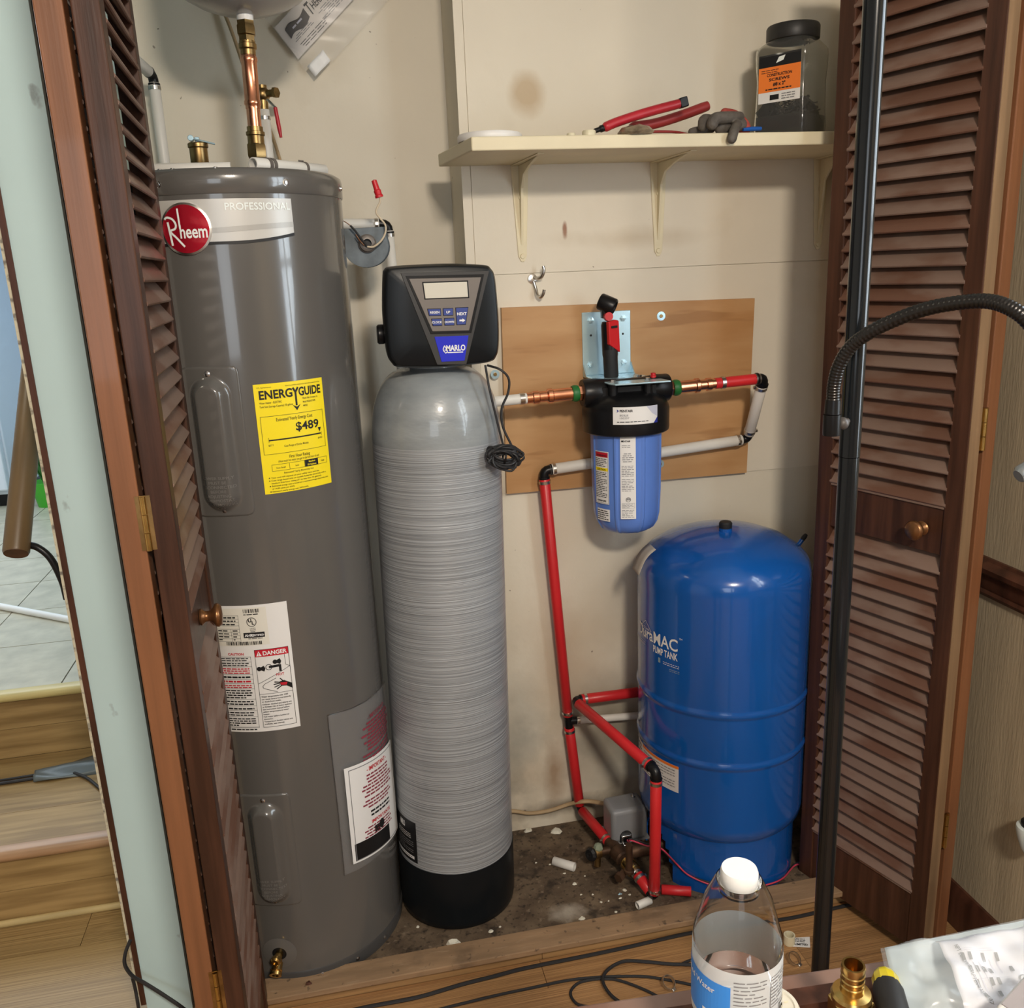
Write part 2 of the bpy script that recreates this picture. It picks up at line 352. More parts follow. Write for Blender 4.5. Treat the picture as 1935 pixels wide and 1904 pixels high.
def smooth_path(pts, n=8, closed=False):
    P = [Vector(p) for p in pts]; m = len(P); out = []
    rng = range(m) if closed else range(m-1)
    for i in rng:
        p0 = P[i-1] if (closed or i > 0) else P[0]*2-P[1]; p1 = P[i]; p2 = P[(i+1) % m]; p3 = P[(i+2) % m] if (closed or i+2 < m) else P[-1]*2-P[-2]
        for k in range(n):
            t = k/n; t2 = t*t; t3 = t2*t
            out.append(0.5*((2*p1)+(p2-p0)*t+(2*p0-5*p1+4*p2-p3)*t2+(3*p1-p0-3*p2+p3)*t3))
    if not closed: out.append(P[-1])
    return out

# ------------------------------------------------------------------ flat print on labels
_TX = {}
def text2d(body, size, bold=0.0, shear=0.0, space=1.0):
    key = (body, round(size, 5), bold, shear, space)
    if key in _TX: return _TX[key]
    cu = bpy.data.curves.new('t', 'FONT'); cu.body = body; cu.size = size; cu.offset = bold*size; cu.shear = shear; cu.resolution_u = 3; cu.space_character = space
    ob = bpy.data.objects.new('t', cu); COL.objects.link(ob)
    dg = bpy.context.evaluated_depsgraph_get(); dg.update()
    me = bpy.data.meshes.new_from_object(ob.evaluated_get(dg))
    bm = bmesh.new(); bm.from_mesh(me); bmesh.ops.triangulate(bm, faces=bm.faces); 
    v = [(p.co.x, p.co.y) for p in bm.verts]; bm.verts.index_update(); f = [tuple(q.index for q in t.verts) for t in bm.faces]; bm.free()
    bpy.data.objects.remove(ob); bpy.data.curves.remove(cu); bpy.data.meshes.remove(me)
    _TX[key] = (v, f)
    return v, f
class Decal:
    """print laid on a surface: mapf(u, v, lift) -> point, u to the right, v up, metres on the surface"""
    def __init__(s, mapf, lift=0.0006, step=0.007): s.map = mapf; s.l = lift; s.step = step; s.b = MB(); s.mats = []
    def use(s, m):
        if m not in s.mats: s.mats.append(m)
        s.b.cur = s.mats.index(m)
    def rect(s, u0, v0, u1, v1, m, lift=0.0):
        s.use(m); n = max(1, int(abs(u1-u0)/s.step)); k = max(1, int(abs(v1-v0)/0.05))
        s.b.grid(lambda a, b: s.map(u0+(u1-u0)*a, v0+(v1-v0)*b, s.l+lift), n, k); return s
    def quad(s, p, m, lift=0.0):     # four corners, bilinear
        s.use(m); n = max(1, int(max(abs(p[1][0]-p[0][0]), abs(p[2][0]-p[3][0]))/s.step))
        def g(a, b): return s.map((p[0][0]*(1-a)+p[1][0]*a)*(1-b)+(p[3][0]*(1-a)+p[2][0]*a)*b, (p[0][1]*(1-a)+p[1][1]*a)*(1-b)+(p[3][1]*(1-a)+p[2][1]*a)*b, s.l+lift)
        s.b.grid(g, n, 1); return s
    def line(s, u0, v0, u1, v1, w, m, lift=0.0003):
        d = Vector((u1-u0, v1-v0)); 
        if d.length < 1e-9: return s
        nn = Vector((-d.y, d.x)).normalized()*w/2
        return s.quad([(u0-nn.x, v0-nn.y), (u1-nn.x, v1-nn.y), (u1+nn.x, v1+nn.y), (u0+nn.x, v0+nn.y)], m, lift)
    def stroke(s, pts, w, m, lift=0.0003):
        for a, b in zip(pts, pts[1:]): s.line(a[0], a[1], b[0], b[1], w, m, lift)
        return s
    def frame(s, u0, v0, u1, v1, w, m):
        s.rect(u0, v0, u1, v0+w, m, 0.0003); s.rect(u0, v1-w, u1, v1, m, 0.0003); s.rect(u0, v0+w, u0+w, v1-w, m, 0.0003); s.rect(u1-w, v0+w, u1, v1-w, m, 0.0003); return s
    def disc(s, u, v, r, m, lift=0.0003, n=24, r0=0.0, sy=1.0):
        s.use(m)
        if r0: s.b.grid(lambda a, b: s.map(u+(r0+(r-r0)*b)*math.cos(2*PI*a), v+sy*(r0+(r-r0)*b)*math.sin(2*PI*a), s.l+lift), n, 1)
        else:
            for k in range(4): s.b.grid(lambda a, b: s.map(u+r*(k+b)/4*math.cos(2*PI*a), v+sy*r*(k+b)/4*math.sin(2*PI*a), s.l+lift), n, 1)
        return s
    def poly(s, pts, m, lift=0.0003):
        s.use(m); s.b.add([s.map(u, v, s.l+lift) for u, v in pts], [tuple(range(len(pts)))]); return s
    def text(s, body, u, v, size, m, align='l', bold=0.0, lift=0.0004, width=None, shear=0.0, rot=0.0):
        vs, fs = text2d(body, size, bold, shear)
        if not vs: return s
        x0 = min(p[0] for p in vs); x1 = max(p[0] for p in vs); k = (width/(x1-x0)) if width else 1.0
        off = {'l': -x0*k, 'c': -(x0+x1)/2*k, 'r': -x1*k}[align]
        s.use(m); c, q = math.cos(rot), math.sin(rot)
        s.b.add([s.map(u+(p[0]*k+off)*c-p[1]*q, v+(p[0]*k+off)*q+p[1]*c, s.l+lift) for p in vs], fs); return s
    def greek(s, u0, v0, u1, v1, rows, m, h=0.5, seed=1, fill=0.95, just='l'):
        """rows of unreadably small print: word-long dashes"""
        rg = random.Random(seed); dv = (v1-v0)/rows
        for i in range(rows):
            v = v1-(i+0.5)*dv; end = u0+(u1-u0)*(fill if i % 4 != 3 else rg.uniform(0.4, 0.8)); u = u0
            if just == 'c': w = (u1-u0)*rg.uniform(.55, .95); u = (u0+u1-w)/2; end = u+w
            while u < end-0.002:
                w = min(rg.uniform(0.0035, 0.011), end-u); s.rect(u, v-dv*h/2, u+w, v+dv*h/2, m, 0.0003); u += w+0.0016
        return s
    def bars(s, u0, v0, u1, v1, m, seed=3):
        rg = random.Random(seed); u = u0
        while u < u1:
            w = rg.choice([0.0007, 0.0012, 0.002]); s.rect(u, v0, min(u+w, u1), v1, m, 0.0003); u += w+rg.choice([0.0008, 0.0013])
        return s
    def build(s, name, parent, **k):
        return s.b.build(name, s.mats, parent, smooth=False, **k)
def cylmap(cx, cy, r, ang0, z0):
    """ang0 in degrees to the right of the side facing the room; u runs to the right along the surface"""
    def f(u, v, l=0.0):
        a = math.radians(ang0)+u/r
        return Vector((cx+(r+l)*math.sin(a), cy-(r+l)*math.cos(a), z0+v))
    return f
def planemap(o, ux, uy):
    o, ux, uy = Vector(o), Vector(ux).normalized(), Vector(uy).normalized(); n = ux.cross(uy)
    return lambda u, v, l=0.0: o+ux*u+uy*v+n*l

# ================================================================== THE SETTING
YW, YL, XJ = 2.035, 2.21, 0.314          # right back wall, recessed left back wall, the jog between them
XCL, XCR, XR = -0.398, 1.205, 1.28       # closet left side, closet right side, right room wall
ZF, ZC = -0.04, 2.42                     # room floor, ceiling
wb = MB().box(XJ, 1.30, YW, YL+0.1, -0.05, ZC).build('wall_back', M_wallb, smooth=False, base=(0, 0, 0))
struct(wb, 'cream painted closet back wall behind the plywood board and shelf', 'wall')
MB().box(0.334, 1.205, YW-0.004, YW, 1.437, ZC).build('panel', M_wall, wb, smooth=False)
MB().box(XJ-0.001, 0.3325, YW-0.005, YW, 0.93, ZC).build('corner_strip', M_wall, wb, smooth=False)
MB().box(0.334, 1.205, YW-0.0025, YW, 0.928, 1.4355).build('panel', M_wall, wb, smooth=False)
nt_stain = M_wall.copy(); nt_stain.name = 'wall_cream_stained'
blob(nt_stain, (0.50, 0.36, 0.21), (0.462, YW, 1.815), (0.045, 1, 0.055), 0.6, 0.75)
blob(nt_stain, (0.30, 0.13, 0.07), (0.542, YW, 1.528), (0.007, 1, 0.022), 0.5, 0.9, 30)
blob(nt_stain, (0.50, 0.40, 0.27), (0.72, YW, 1.505), (0.25, 1, 0.03), 1.0, 0.5, 14)
for ch in wb.children:
    if ch.name.startswith('panel'): ch.data.materials[0] = nt_stain
wl = MB().box(XCL-0.03, XJ, YL, YL+0.1, -0.05, ZC).build('wall_back_left', M_wall, smooth=False, base=(0, 0, 0))
struct(wl, 'cream closet wall set back behind the grey water heater', 'wall')
ws = MB().box(XCR, XR, 1.66, YL+0.1, -0.05, ZC).build('wall_closet_right', M_wall, smooth=False, base=(0, 0, 0))
struct(ws, 'cream side wall of the closet beside the blue tank', 'wall')
# partition whose painted end faces the room
pt = MB().box(-0.483, XCL, 1.60, 5.62, ZF, ZC).build('wall_partition', M_bluewall, smooth=False, base=(0, 0, 0))
struct(pt, 'pale blue painted end of the partition wall between stairs and closet', 'wall')
MB().box(-0.493, -0.483, 1.598, 1.63, ZF+0.09, ZC).build('edge_moulding', M_darkwood, pt, smooth=False)
MB().box(-0.502, -0.493, 1.612, 1.66, ZF+0.10, ZC).build('speckled_edge', M_speck, pt, smooth=False)
MB().box(-0.40, -0.315, 1.615, 1.66, ZF, ZC).build('jamb', M_jambblack, pt, smooth=False)
hd = MB().box(XCL, XR, 1.60, 1.70, 2.22, ZC).build('wall_header', M_bluewall, smooth=False, base=(0, 0, 0))
struct(hd, 'wall above the closet doors', 'wall')
# right wall with its window, rear wall with its window, left wall, kitchen
m = MB()
m.box(XR, XR+0.12, 1.0, 1.66, ZF, ZC).box(XR, XR+0.12, -2.7, 0.48, ZF, ZC).box(XR, XR+0.12, 0.48, 1.0, ZF, 0.97).box(XR, XR+0.12, 0.48, 1.0, 2.03, ZC)
wr = struct(m.build('wall_right', M_wpaper, smooth=False, base=(0, 0, 0)), 'tan wallpapered room wall right of the folded louvred door', 'wall')
m = MB()
m.box(-2.4, -1.1, -2.7, -2.58, ZF, ZC).box(0.0, XR+0.12, -2.7, -2.58, ZF, ZC).box(-1.1, 0, -2.7, -2.58, ZF, 0.95).box(-1.1, 0, -2.7, -2.58, 2.15, ZC)
struct(m.build('wall_rear', M_wpaper, smooth=False, base=(0, 0, 0)), 'tan room wall behind the viewer with a window', 'wall')
struct(MB().box(-2.5, -2.38, -2.7, 5.7, ZF, ZC+0.4).build('wall_left', M_ceil, smooth=False, base=(0, 0, 0)), 'white wall along the far side of the stairs', 'wall')
struct(MB().box(-2.5, -0.4, 5.6, 5.72, 0.3, ZC+0.4).build('wall_kitchen', M_fridge, smooth=False, base=(0, 0, 0)), 'pale wall at the back of the kitchen', 'wall')
struct(MB().box(-2.5, XR+0.12, -2.7, 2.32, ZC, ZC+0.08).build('ceiling', M_ceil, smooth=False, base=(0, 0, 0)), 'white ceiling of the room', 'ceiling')
def window(nm, o, ux, wdt, hgt, nrm):
    o, ux, nrm = Vector(o), Vector(ux), Vector(nrm); up = Vector((0, 0, 1))
    w = thing(nm, 'white framed sash window letting in daylight', 'window', o); w['kind'] = 'structure'
    MB().obox(o+up*hgt/2-nrm*0.06, ux, nrm, up, wdt, 0.008, hgt).build('pane', M_lampglass, w, smooth=False)
    m = MB()
    for a in (-1, 1): m.obox(o+ux*a*(wdt/2-0.02)+up*hgt/2, ux, nrm, up, 0.045, 0.05, hgt)
    for z in (0.02, hgt-0.02): m.obox(o+up*z, ux, nrm, up, wdt, 0.05, 0.045)
    m.build('window_frame', M_white, w, smooth=False)
    m = MB(); m.obox(o+up*hgt/2, ux, nrm, up, 0.03, 0.04, hgt); m.obox(o+up*hgt/2, ux, nrm, up, wdt, 0.04, 0.03)
    m.build('muntin', M_white, w, smooth=False)
window('window_1', (XR+0.02, 0.74, 0.97), (0, 1, 0), 0.52, 1.06, (-1, 0, 0))
window('window_2', (-0.55, -2.60, 0.95), (1, 0, 0), 1.1, 1.2, (0, 1, 0))
# chair rail and baseboard on the right wall
def profile_trim(nm, label, prof, y0, y1):
    m = MB(); n = len(prof)
    m.add([(XR-d, y0, z) for d, z in prof]+[(XR-d, y1, z) for d, z in prof], [(i, (i+1) % n, n+(i+1) % n, n+i) for i in range(n)]+[tuple(range(n)), tuple(range(2*n-1, n-1, -1))])
    return struct(m.build(nm, M_darkwood, base=(XR, y0, prof[0][1])), label, 'trim')
profile_trim('trim_chair_rail', 'dark stained moulded chair rail on the tan wall',
             [(0, 0.757), (0.008, 0.757), (0.012, 0.765), (0.009, 0.772), (0.013, 0.780), (0.013, 0.803), (0.024, 0.812), (0.026, 0.822), (0.018, 0.829), (0.009, 0.832), (0.006, 0.838), (0, 0.838)], -2.58, 1.66)
profile_trim('baseboard_right', 'dark stained baseboard along the tan wall', [(0, ZF), (0.014, ZF), (0.014, 0.045), (0.006, 0.062), (0, 0.062)], -2.58, 1.66)

# floors
struct(MB().box(XCL, XCR, 1.633, YL, -0.06, 0.0).build('floor_closet', M_cfloor, smooth=False, base=(0, 0, 0)), 'stained brown concrete closet floor with dirt', 'floor')
fl = struct(MB().box(-2.4, XR+0.1, -2.7, 2.06, ZF-0.06, ZF-0.012).build('floor', M_plank, smooth=False, base=(0, 0, 0)), 'oak strip floor in front of the closet', 'floor')
def plank(parent, x0, x1, y0, y1, zt, th, m):
    me = bpy.data.meshes.get('plank_unit')
    if me is None:
        b = MB().box(-.5, .5, -.5, .5, -1, 0); me = bpy.data.meshes.new('plank_unit'); me.from_pydata([tuple(v) for v in b.v], [], b.f); me.materials.append(None)
        bm = bmesh.new(); bm.from_mesh(me); bmesh.ops.recalc_face_normals(bm, faces=bm.faces); bm.to_mesh(me); bm.free()
    o = bpy.data.objects.new('plank', me); COL.objects.link(o); o.parent = parent
    o.location = ((x0+x1)/2, (y0+y1)/2, zt); o.scale = (x1-x0, y1-y0, th)
    o.material_slots[0].link = 'OBJECT'; o.material_slots[0].material = m
    return o
rows = 17; pw = 0.0825; y = 1.618
rg = random.Random(5)
for i in range(rows):
    y1 = y-0.0012; y0 = y-pw; x = -0.49 - rg.uniform(0, 0.1)*0
    while x < XR-0.01:
        L = rg.uniform(0.45, 0.95); xe = min(XR, x+L)
        if XR-xe < 0.15: xe = XR
        plank(fl, x+0.0006, xe-0.0006, y0, y1, ZF+rg.uniform(-0.0008, 0.0006), 0.013, M_plank); x = xe
    y -= pw
y = 2.045
for i in range(14):
    y1 = y-0.0012; y0 = y-0.12; x = -2.35
    while x < -0.495:
        xe = min(-0.492, x+rg.uniform(0.5, 1.1))
        if -0.492-xe < 0.2: xe = -0.492
        plank(fl, x+0.0006, xe-0.0006, y0, y1, ZF+rg.uniform(-0.0008, 0.0006), 0.013, M_lam); x = xe
    y -= 0.12
# sill between the two floors
sl = MB().box(XCL, XCR, 1.583, 1.645, 0.006, 0.02).build('trim_sill', M_sill, smooth=False, bevel=0.002, base=(0.4, 1.6, ZF))
struct(sl, 'dusty wooden sill board along the front of the closet floor', 'trim')
for a, b in ((XCL, 0.337), (0.338, XCR)):
    MB().box(a, b, 1.618, 1.632, ZF, 0.006).build('riser_board', M_sillf, sl, smooth=False)

# two steps up to the kitchen, left of the partition
stx = thing('staircase', 'two honey oak laminate steps rising to the kitchen beside the pale blue wall', 'stairs', (-1.4, 2.2, ZF))
SX0, SX1 = -2.36, -0.505
z1, z2 = 0.16, 0.36
def steptread(x0, x1, ya, yb, z):
    k = 3; w = (yb-ya)/k
    for i in range(k): MB().box(x0, x1, ya+i*w+0.0008, ya+(i+1)*w-0.0008, z-0.02, z+random.uniform(-.0006, .0004)).build('tread_plank', M_lam, stx, smooth=False)
def nosing(x0, x1, y, z, m, r=0.016):
    pts = [(y+0.02, z+0.002), (y-0.004, z+0.002), (y-0.014, z-0.002), (y-0.019, z-0.010), (y-0.016, z-0.020), (y-0.006, z-0.024), (y+0.012, z-0.024)]
    n = len(pts); b = MB()
    b.add([(x0, a, c) for a, c in pts]+[(x1, a, c) for a, c in pts], [(i, (i+1) % n, n+(i+1) % n, n+i) for i in range(n)]+[tuple(range(n)), tuple(range(2*n-1, n-1, -1))])
    b.build('nosing', m, stx, ang=60)
M_nose2 = mat('pinkish_oak_nosing', (0.40, 0.235, 0.13), 0.35, var=0.2, vscale=5, stretch=(1, 9, 9))
M_nose1 = mat('pale_yellow_nosing', (0.56, 0.46, 0.20), 0.35, var=0.12, vscale=5, stretch=(1, 9, 9))
for za, zb, yy in ((ZF, z1, 2.05), (z1, z2, 2.515)):
    w = (zb-za-0.022)/2
    for i in range(2): MB().box(SX0, SX1, yy, yy+0.02, za+i*w+0.0006, za+(i+1)*w-0.0006).build('riser_plank', M_lam, stx, smooth=False)
steptread(SX0, SX1, 2.07, 2.515, z1)
nosing(SX0, SX1, 2.05, z1, M_nose2); nosing(SX0, SX1, 2.515, z2, M_nose1)
MB().box(SX0, SX1, 2.072, 2.60, ZF, z1-0.021).build('step_body', M_jambblack, stx, smooth=False)
MB().box(SX0, SX1, 2.536, 2.60, z1-0.02, z2-0.021).build('step_body', M_jambblack, stx, smooth=False)
M_shoe = mat('pale_shoe_moulding', (0.55, 0.42, 0.20), 0.4, var=0.15, vscale=6, stretch=(1, 8, 8))
MB().tube([(SX0, 2.043, ZF+0.006), (SX1, 2.043, ZF+0.006)], 0.009, 10).build('shoe_moulding', M_shoe, stx)
kf = struct(MB().box(-2.4, -0.483, 2.535, 5.62, z2-0.08, z2-0.004).build('floor_kitchen', M_darkwood, smooth=False, base=(0, 0, 0)), 'beige stone tiled kitchen floor at the top of the steps', 'floor')
TS = 0.335; tme = None
yy = 2.537
while yy < 5.6:
    xx = -0.506
    while xx > -2.37:
        x0 = max(xx-TS+0.004, -2.37); b = MB().box(x0, xx, yy, min(yy+TS-0.004, 5.6), z2-0.012, z2+rg.uniform(-.0006, .0006))
        b.build('tile', M_tile, kf, smooth=False); xx -= TS
    yy += TS

# ------------------------------------------------------------------ folded louvred doors
def slat_mesh(L, side, nm):
    c, t, a = 0.0425, 0.0065, math.radians(53)
    prof = []
    for k in range(5): q = PI/2+PI*k/4; prof.append((-c/2+t/2+t/2*math.cos(q), t/2*math.sin(q)))
    for k in range(5): q = -PI/2+PI*k/4; prof.append((c/2-t/2+t/2*math.cos(q), t/2*math.sin(q)))
    # side: which local y side carries the low edge
    P = [((x*math.cos(a)-z*math.sin(a))*(-side)+side*0.0045, x*math.sin(a)+z*math.cos(a)) for x, z in prof]
    n = len(P); b = MB(); b.add([(-L/2, y, z) for y, z in P]+[(L/2, y, z) for y, z in P], [(i, (i+1) % n, n+(i+1) % n, n+i) for i in range(n)]+[tuple(range(n)), tuple(range(2*n-1, n-1, -1))])
    me = bpy.data.meshes.new(nm); me.from_pydata([tuple(v) for v in b.v], [], b.f); me.materials.append(M_slat)
    bm = bmesh.new(); bm.from_mesh(me); bmesh.ops.recalc_face_normals(bm, faces=bm.faces); bm.to_mesh(me); bm.free()
    for p in me.polygons: p.use_smooth = True
    me.set_sharp_from_angle(angle=math.radians(40)); return me
DW, DT, SW = 0.335, 0.0335, 0.037
ZT = 2.03
def louvre_panel(door, P0, d, n, smesh, mstile, medge=None, zb=0.0):
    """P0: far bottom corner of the face that shows, d: along the width towards the room, n: normal of the face that shows"""
    P0, d, n = Vector((*P0, 0)), Vector((*d, 0)).normalized(), Vector((*n, 0)).normalized(); up = Vector((0, 0, 1))
    def blk(s0, s1, za, zb_, nm, m, inset=0.0, bevel=0.002):
        b = MB(); b.obox(P0+d*(s0+s1)/2-n*DT/2+up*(za+zb_)/2, d, n, up, s1-s0, DT-2*inset, zb_-za); return b.build(nm, m, door, smooth=False, bevel=bevel)
    blk(0, SW, zb, ZT, 'stile', mstile); blk(DW-SW, DW, zb, ZT, 'stile', medge or mstile)
    for za, zc in ((zb, 0.130), (0.886, 0.977), (1.93, ZT)): blk(SW, DW-SW, za, zc, 'rail', mstile, 0.004, 0)
    for za in (0.132, 0.979):   # thin pale lip at the foot of each louvre field
        b = MB(); b.obox(P0+d*DW/2+n*(-0.003)+up*za, d, n, up, DW-2*SW, 0.006, 0.004); b.build('bead', M_slat, door, smooth=False)
    ang = math.atan2(d.y, d.x); c = P0+d*DW/2-n*DT/2-ORG[door.name]
    pitch = 0.0305
    for za, zc in ((0.130, 0.886), (0.977, 1.93)):
        k = int((zc-za-0.012)/pitch); p = (zc-za-0.012)/k
        for i in range(k):
            o = bpy.data.objects.new('slat', smesh); COL.objects.link(o); o.parent = door
            o.location = c+up*(za+0.006+p*(i+0.5)); o.rotation_euler = (0, 0, ang)
def knob(door, c, n, m=M_bronze):
    MB().lathe([(0, 0), (0.013, 0), (0.014, 0.003), (0.009, 0.008), (0.0085, 0.014), (0.012, 0.020), (0.0185, 0.024), (0.0195, 0.028), (0.016, 0.033), (0, 0.035)], c, n, 24).build('knob', m, door, ang=50)
def hinge(door, c, w, d):
    b = MB(); up = Vector((0, 0, 1)); b.obox(Vector(c), w, d, up, 0.020, 0.003, 0.078)
    b.build('hinge', M_dkbrass, door, smooth=False)
    h = door.children[-1]
    b = MB()
    for i in range(3): b.cyl(Vector(c)+Vector(d)*0.003+up*(-0.039+i*0.0262), Vector(c)+Vector(d)*0.003+up*(-0.039+i*0.0262+0.025), 0.0042, 12)
    b.build('knuckle', M_brass, h)
# right pair
d2 = thing('door_2', 'dark brown louvred folding door standing open beside the blue tank', 'door', (1.06, 1.55, 0)); d2['kind'] = 'structure'
dR = Vector((0.33, -0.944)).normalized(); nR = Vector((-0.944, -0.33)).normalized(); PR = Vector((1.0025, 1.701))
sm_r = slat_mesh(DW-2*SW+0.006, -1, 'slat_right'); sm_l = slat_mesh(DW-2*SW+0.006, 1, 'slat_left')
louvre_panel(d2, PR, dR, nR, sm_r, M_doorwood)
louvre_panel(d2, PR-nR*(DT+0.015), dR, nR, sm_r, M_doorwood, M_dooredge)
q = PR+dR*0.258; knob(d2, (q.x, q.y, 0.932), (nR.x, nR.y, 0))
for z in (1.13, 0.29):
    q = PR+dR*(DW-0.001)-nR*(DT+0.0075); hinge(d2, (q.x, q.y, z), (nR.x, nR.y, 0), (dR.x, dR.y, 0))
q = PR+dR*(DW+0.0004)-nR*DT/2
MB().obox((q.x, q.y, ZT/2), (dR.x, dR.y, 0), (nR.x, nR.y, 0), (0, 0, 1), 0.0012, DT-0.003, ZT-0.01).build('edge_band', mat('tan_door_edge', (0.25, 0.155, 0.085), 0.38, var=0.25, vscale=5, stretch=(9, 9, 0.6), coat=0.3), d2, smooth=False)
# left pair
d1 = thing('door_1', 'brown louvred folding door standing open in front of the grey water heater', 'door', (-0.27, 1.43, 0)); d1['kind'] = 'structure'
PL = Vector((-0.250, 1.598)); dL = Vector((0.0153, -0.338)).normalized(); nL = Vector((-dL.y, dL.x))
louvre_panel(d1, PL, dL, nL, sm_l, M_doorwood)
louvre_panel(d1, PL-nL*(DT+0.008), dL, nL, sm_l, M_dooredge, M_dooredge)
q = PL+dL*0.19; knob(d1, (q.x-nL.x*0.003, q.y, 0.930), (nL.x, nL.y, 0))
for z in (1.13, 0.345):
    q = PL+dL*(DW-0.001)-nL*(DT+0.004); hinge(d1, (q.x, q.y, z), (nL.x, nL.y, 0), (dL.x, dL.y, 0))

# ================================================================== WATER HEATER
HX, HY, HR = -0.168, 1.845, 0.215
def hp(ang, z, l=0.0): a = math.radians(ang); return Vector((HX+(HR+l)*math.sin(a), HY-(HR+l)*math.cos(a), z))
def hn(ang): a = math.radians(ang); return Vector((math.sin(a), -math.cos(a), 0))
wh = thing('water_heater', 'tall grey electric water heater with a red round badge and a yellow label', 'water heater', (HX, HY, 0))
MB().lathe([(0, 0.03), (HR, 0.03), (HR, 1.598), (0, 1.598)], (HX, HY, 0), seg=128).build('jacket', M_heater, wh, ang=30)
cap = MB().lathe([(HR+0.0005, 1.590), (HR+0.0025, 1.592), (HR+0.0028, 1.618), (HR+0.001, 1.626), (HR-0.008, 1.632), (HR-0.014, 1.629), (0, 1.629)], (HX, HY, 0), seg=128).build('top_cap', M_heater, wh, ang=50)
MB().lathe([(0, 0), (HR-0.004, 0), (HR+0.001, 0.003), (HR+0.0022, 0.030), (HR, 0.034)], (HX, HY, 0), seg=128).build('base_ring', mat('dark_base_ring', (0.06, 0.058, 0.057), 0.4), wh, ang=50)
def screw(parent, c, n, r=0.0042, m=M_screw):
    MB().lathe([(r*1.5, 0), (r*1.5, 0.0006), (r, 0.0012), (r*0.9, 0.0028), (0, 0.0036)], c, n, 12).build('screw', m, parent, ang=50)
for a in (-24, 33, 79, -75, 125): screw(cap, hp(a, 1.608, 0.0026), hn(a))
for a in (8, 29, 50): screw(wh, hp(a, 0.018, 0.002), hn(a), 0.003)
for a in (-24.5, -18, 2): 
    screw(cap, Vector((HX, HY, 1.6305))+hn(a)*(HR-0.012), (0, 0, 1), 0.004)
# access covers with their capsule-shaped bulge
def access_cover(zc, zh, ac, lines):
    hw = 0.0535
    def f(s, t, d=0.0):
        u = (s-0.5)*2*hw; v = (t-0.5)*2*zh
        e = min(hw-abs(u), zh-abs(v)); rc = 0.012
        du, dv = abs(u)-(hw-rc), abs(v)-(zh-rc)
        if du > 0 and dv > 0: e = rc-math.hypot(du, dv)
        h = 0.0004+0.0024*min(1, max(0, e/0.0022))
        k = 0.029; dd = math.hypot(u, max(0, abs(v+0.004)-(zh*0.86-k)))
        q = min(1, max(0, (k+0.007-dd)/0.020)); h += 0.017*q*q*(3-2*q)
        if e < 0: h = -0.002
        return u, v, h
    nu, nv = 56, 110
    m = MB(); mp = cylmap(HX, HY, HR, ac, zc)
    m.grid(lambda s, t: mp(*f(s, t)), nu, nv)
    c = m.build('access_cover', M_heater, wh, ang=60)
    d = Decal(lambda u, v, l=0: mp(u, v, f(u/(2*hw)+0.5, v/(2*zh)+0.5)[2]+l), 0.0005)
    for i, t in enumerate(lines): d.text(t, 0, -zh*0.46-i*0.0082, 0.0076, mat('embossed_enamel', (0.20, 0.19, 0.178), 0.3), 'c', lift=0.0004)
    d.build('embossed_text', c)
    for s in (1, -1): screw(c, mp(0.0, s*(zh-0.013), 0.0024), hn(ac), 0.0036)
EMB = ['POWER SUPPLY', 'MUST BE', 'DISCONNECTED', 'BEFORE', 'ADJUSTING', 'THERMOSTAT', 'OR REMOVING', 'CAP']
access_cover(1.170, 0.136, -12.6, EMB); access_cover(0.330, 0.130, -12.4, EMB)
# silver name band and red badge
nb = cylmap(HX, HY, HR, 5, 1.548)
R2 = HR*PI/180
def band_low(u): return -0.0385+0.012*max(0, (u/(30*R2)))**2
m = MB(); m.cur = 0
U0, U1 = -36*R2, 30.0*R2
m.grid(lambda a, b: nb(U0+(U1-U0)*a, band_low(U0+(U1-U0)*a)*(1-b)+0.034*b, 0.0008), 40, 6)
lab = m.build('name_band', M_silver, wh, ang=60)
d = Decal(nb, 0.0014)
n = 30
for i in range(n):
    a, b = U0+(U1-U0)*i/n, U0+(U1-U0)*(i+1)/n
    w = lambda u: -0.005-0.010*math.cos(u*13+0.9)*0.5-0.003
    w2 = lambda u: -0.022+0.09*(u+0.02)*0.12
    d.quad([(a, w(a)-0.0085), (b, w(b)-0.0085), (b, w(b)), (a, w(a))], M_silver2)
    d.quad([(a, band_low(a)-0.0008), (b, band_low(b)-0.0008), (b, band_low(b)+0.004), (a, band_low(a)+0.004)], M_black, 0.0002)
d.text('PROFESSIONAL', 29.0*R2, 0.0155, 0.0165, M_pearl, 'r', 0.012, width=0.112)
d.build('name_print', lab)
bm_ = cylmap(HX, HY, HR, -13.7, 1.5355)
m = MB(); N_ = 48
for r0, r1, l0, l1 in ((0.0, 0.039, 0.0042, 0.0042), (0.039, 0.0425, 0.0042, 0.0034), (0.0425, 0.0427, 0.0034, 0.0)):
    m.cur = 0 if r1 < 0.0395 else 1
    for k in range(4 if r0 == 0 else 1):
        q0, q1 = (r1*k/4, r1*(k+1)/4) if r0 == 0 else (r0, r1)
        m.grid(lambda a, b: bm_((q0+(q1-q0)*b)*math.cos(2*PI*a), (q0+(q1-q0)*b)*math.sin(2*PI*a), l0+(l1-l0)*b), N_, 1)
bd = m.build('badge', [M_badge, M_steel], wh, ang=60)
d = Decal(bm_, 0.0046, 0.004)
d.stroke([(-0.0245, -0.026), (-0.0285, 0.012)], 0.0036, M_pearl)
rpts = [(-0.0335, 0.0165), (-0.029, 0.0195), (-0.020, 0.0165), (-0.015, 0.008), (-0.017, 0.001), (-0.0255, -0.003), (-0.016, -0.014), (-0.004, -0.0285)]
d.stroke([tuple(p[:2]) for p in smooth_path([(x, y, 0) for x, y in rpts], 5)], 0.0034, M_pearl)
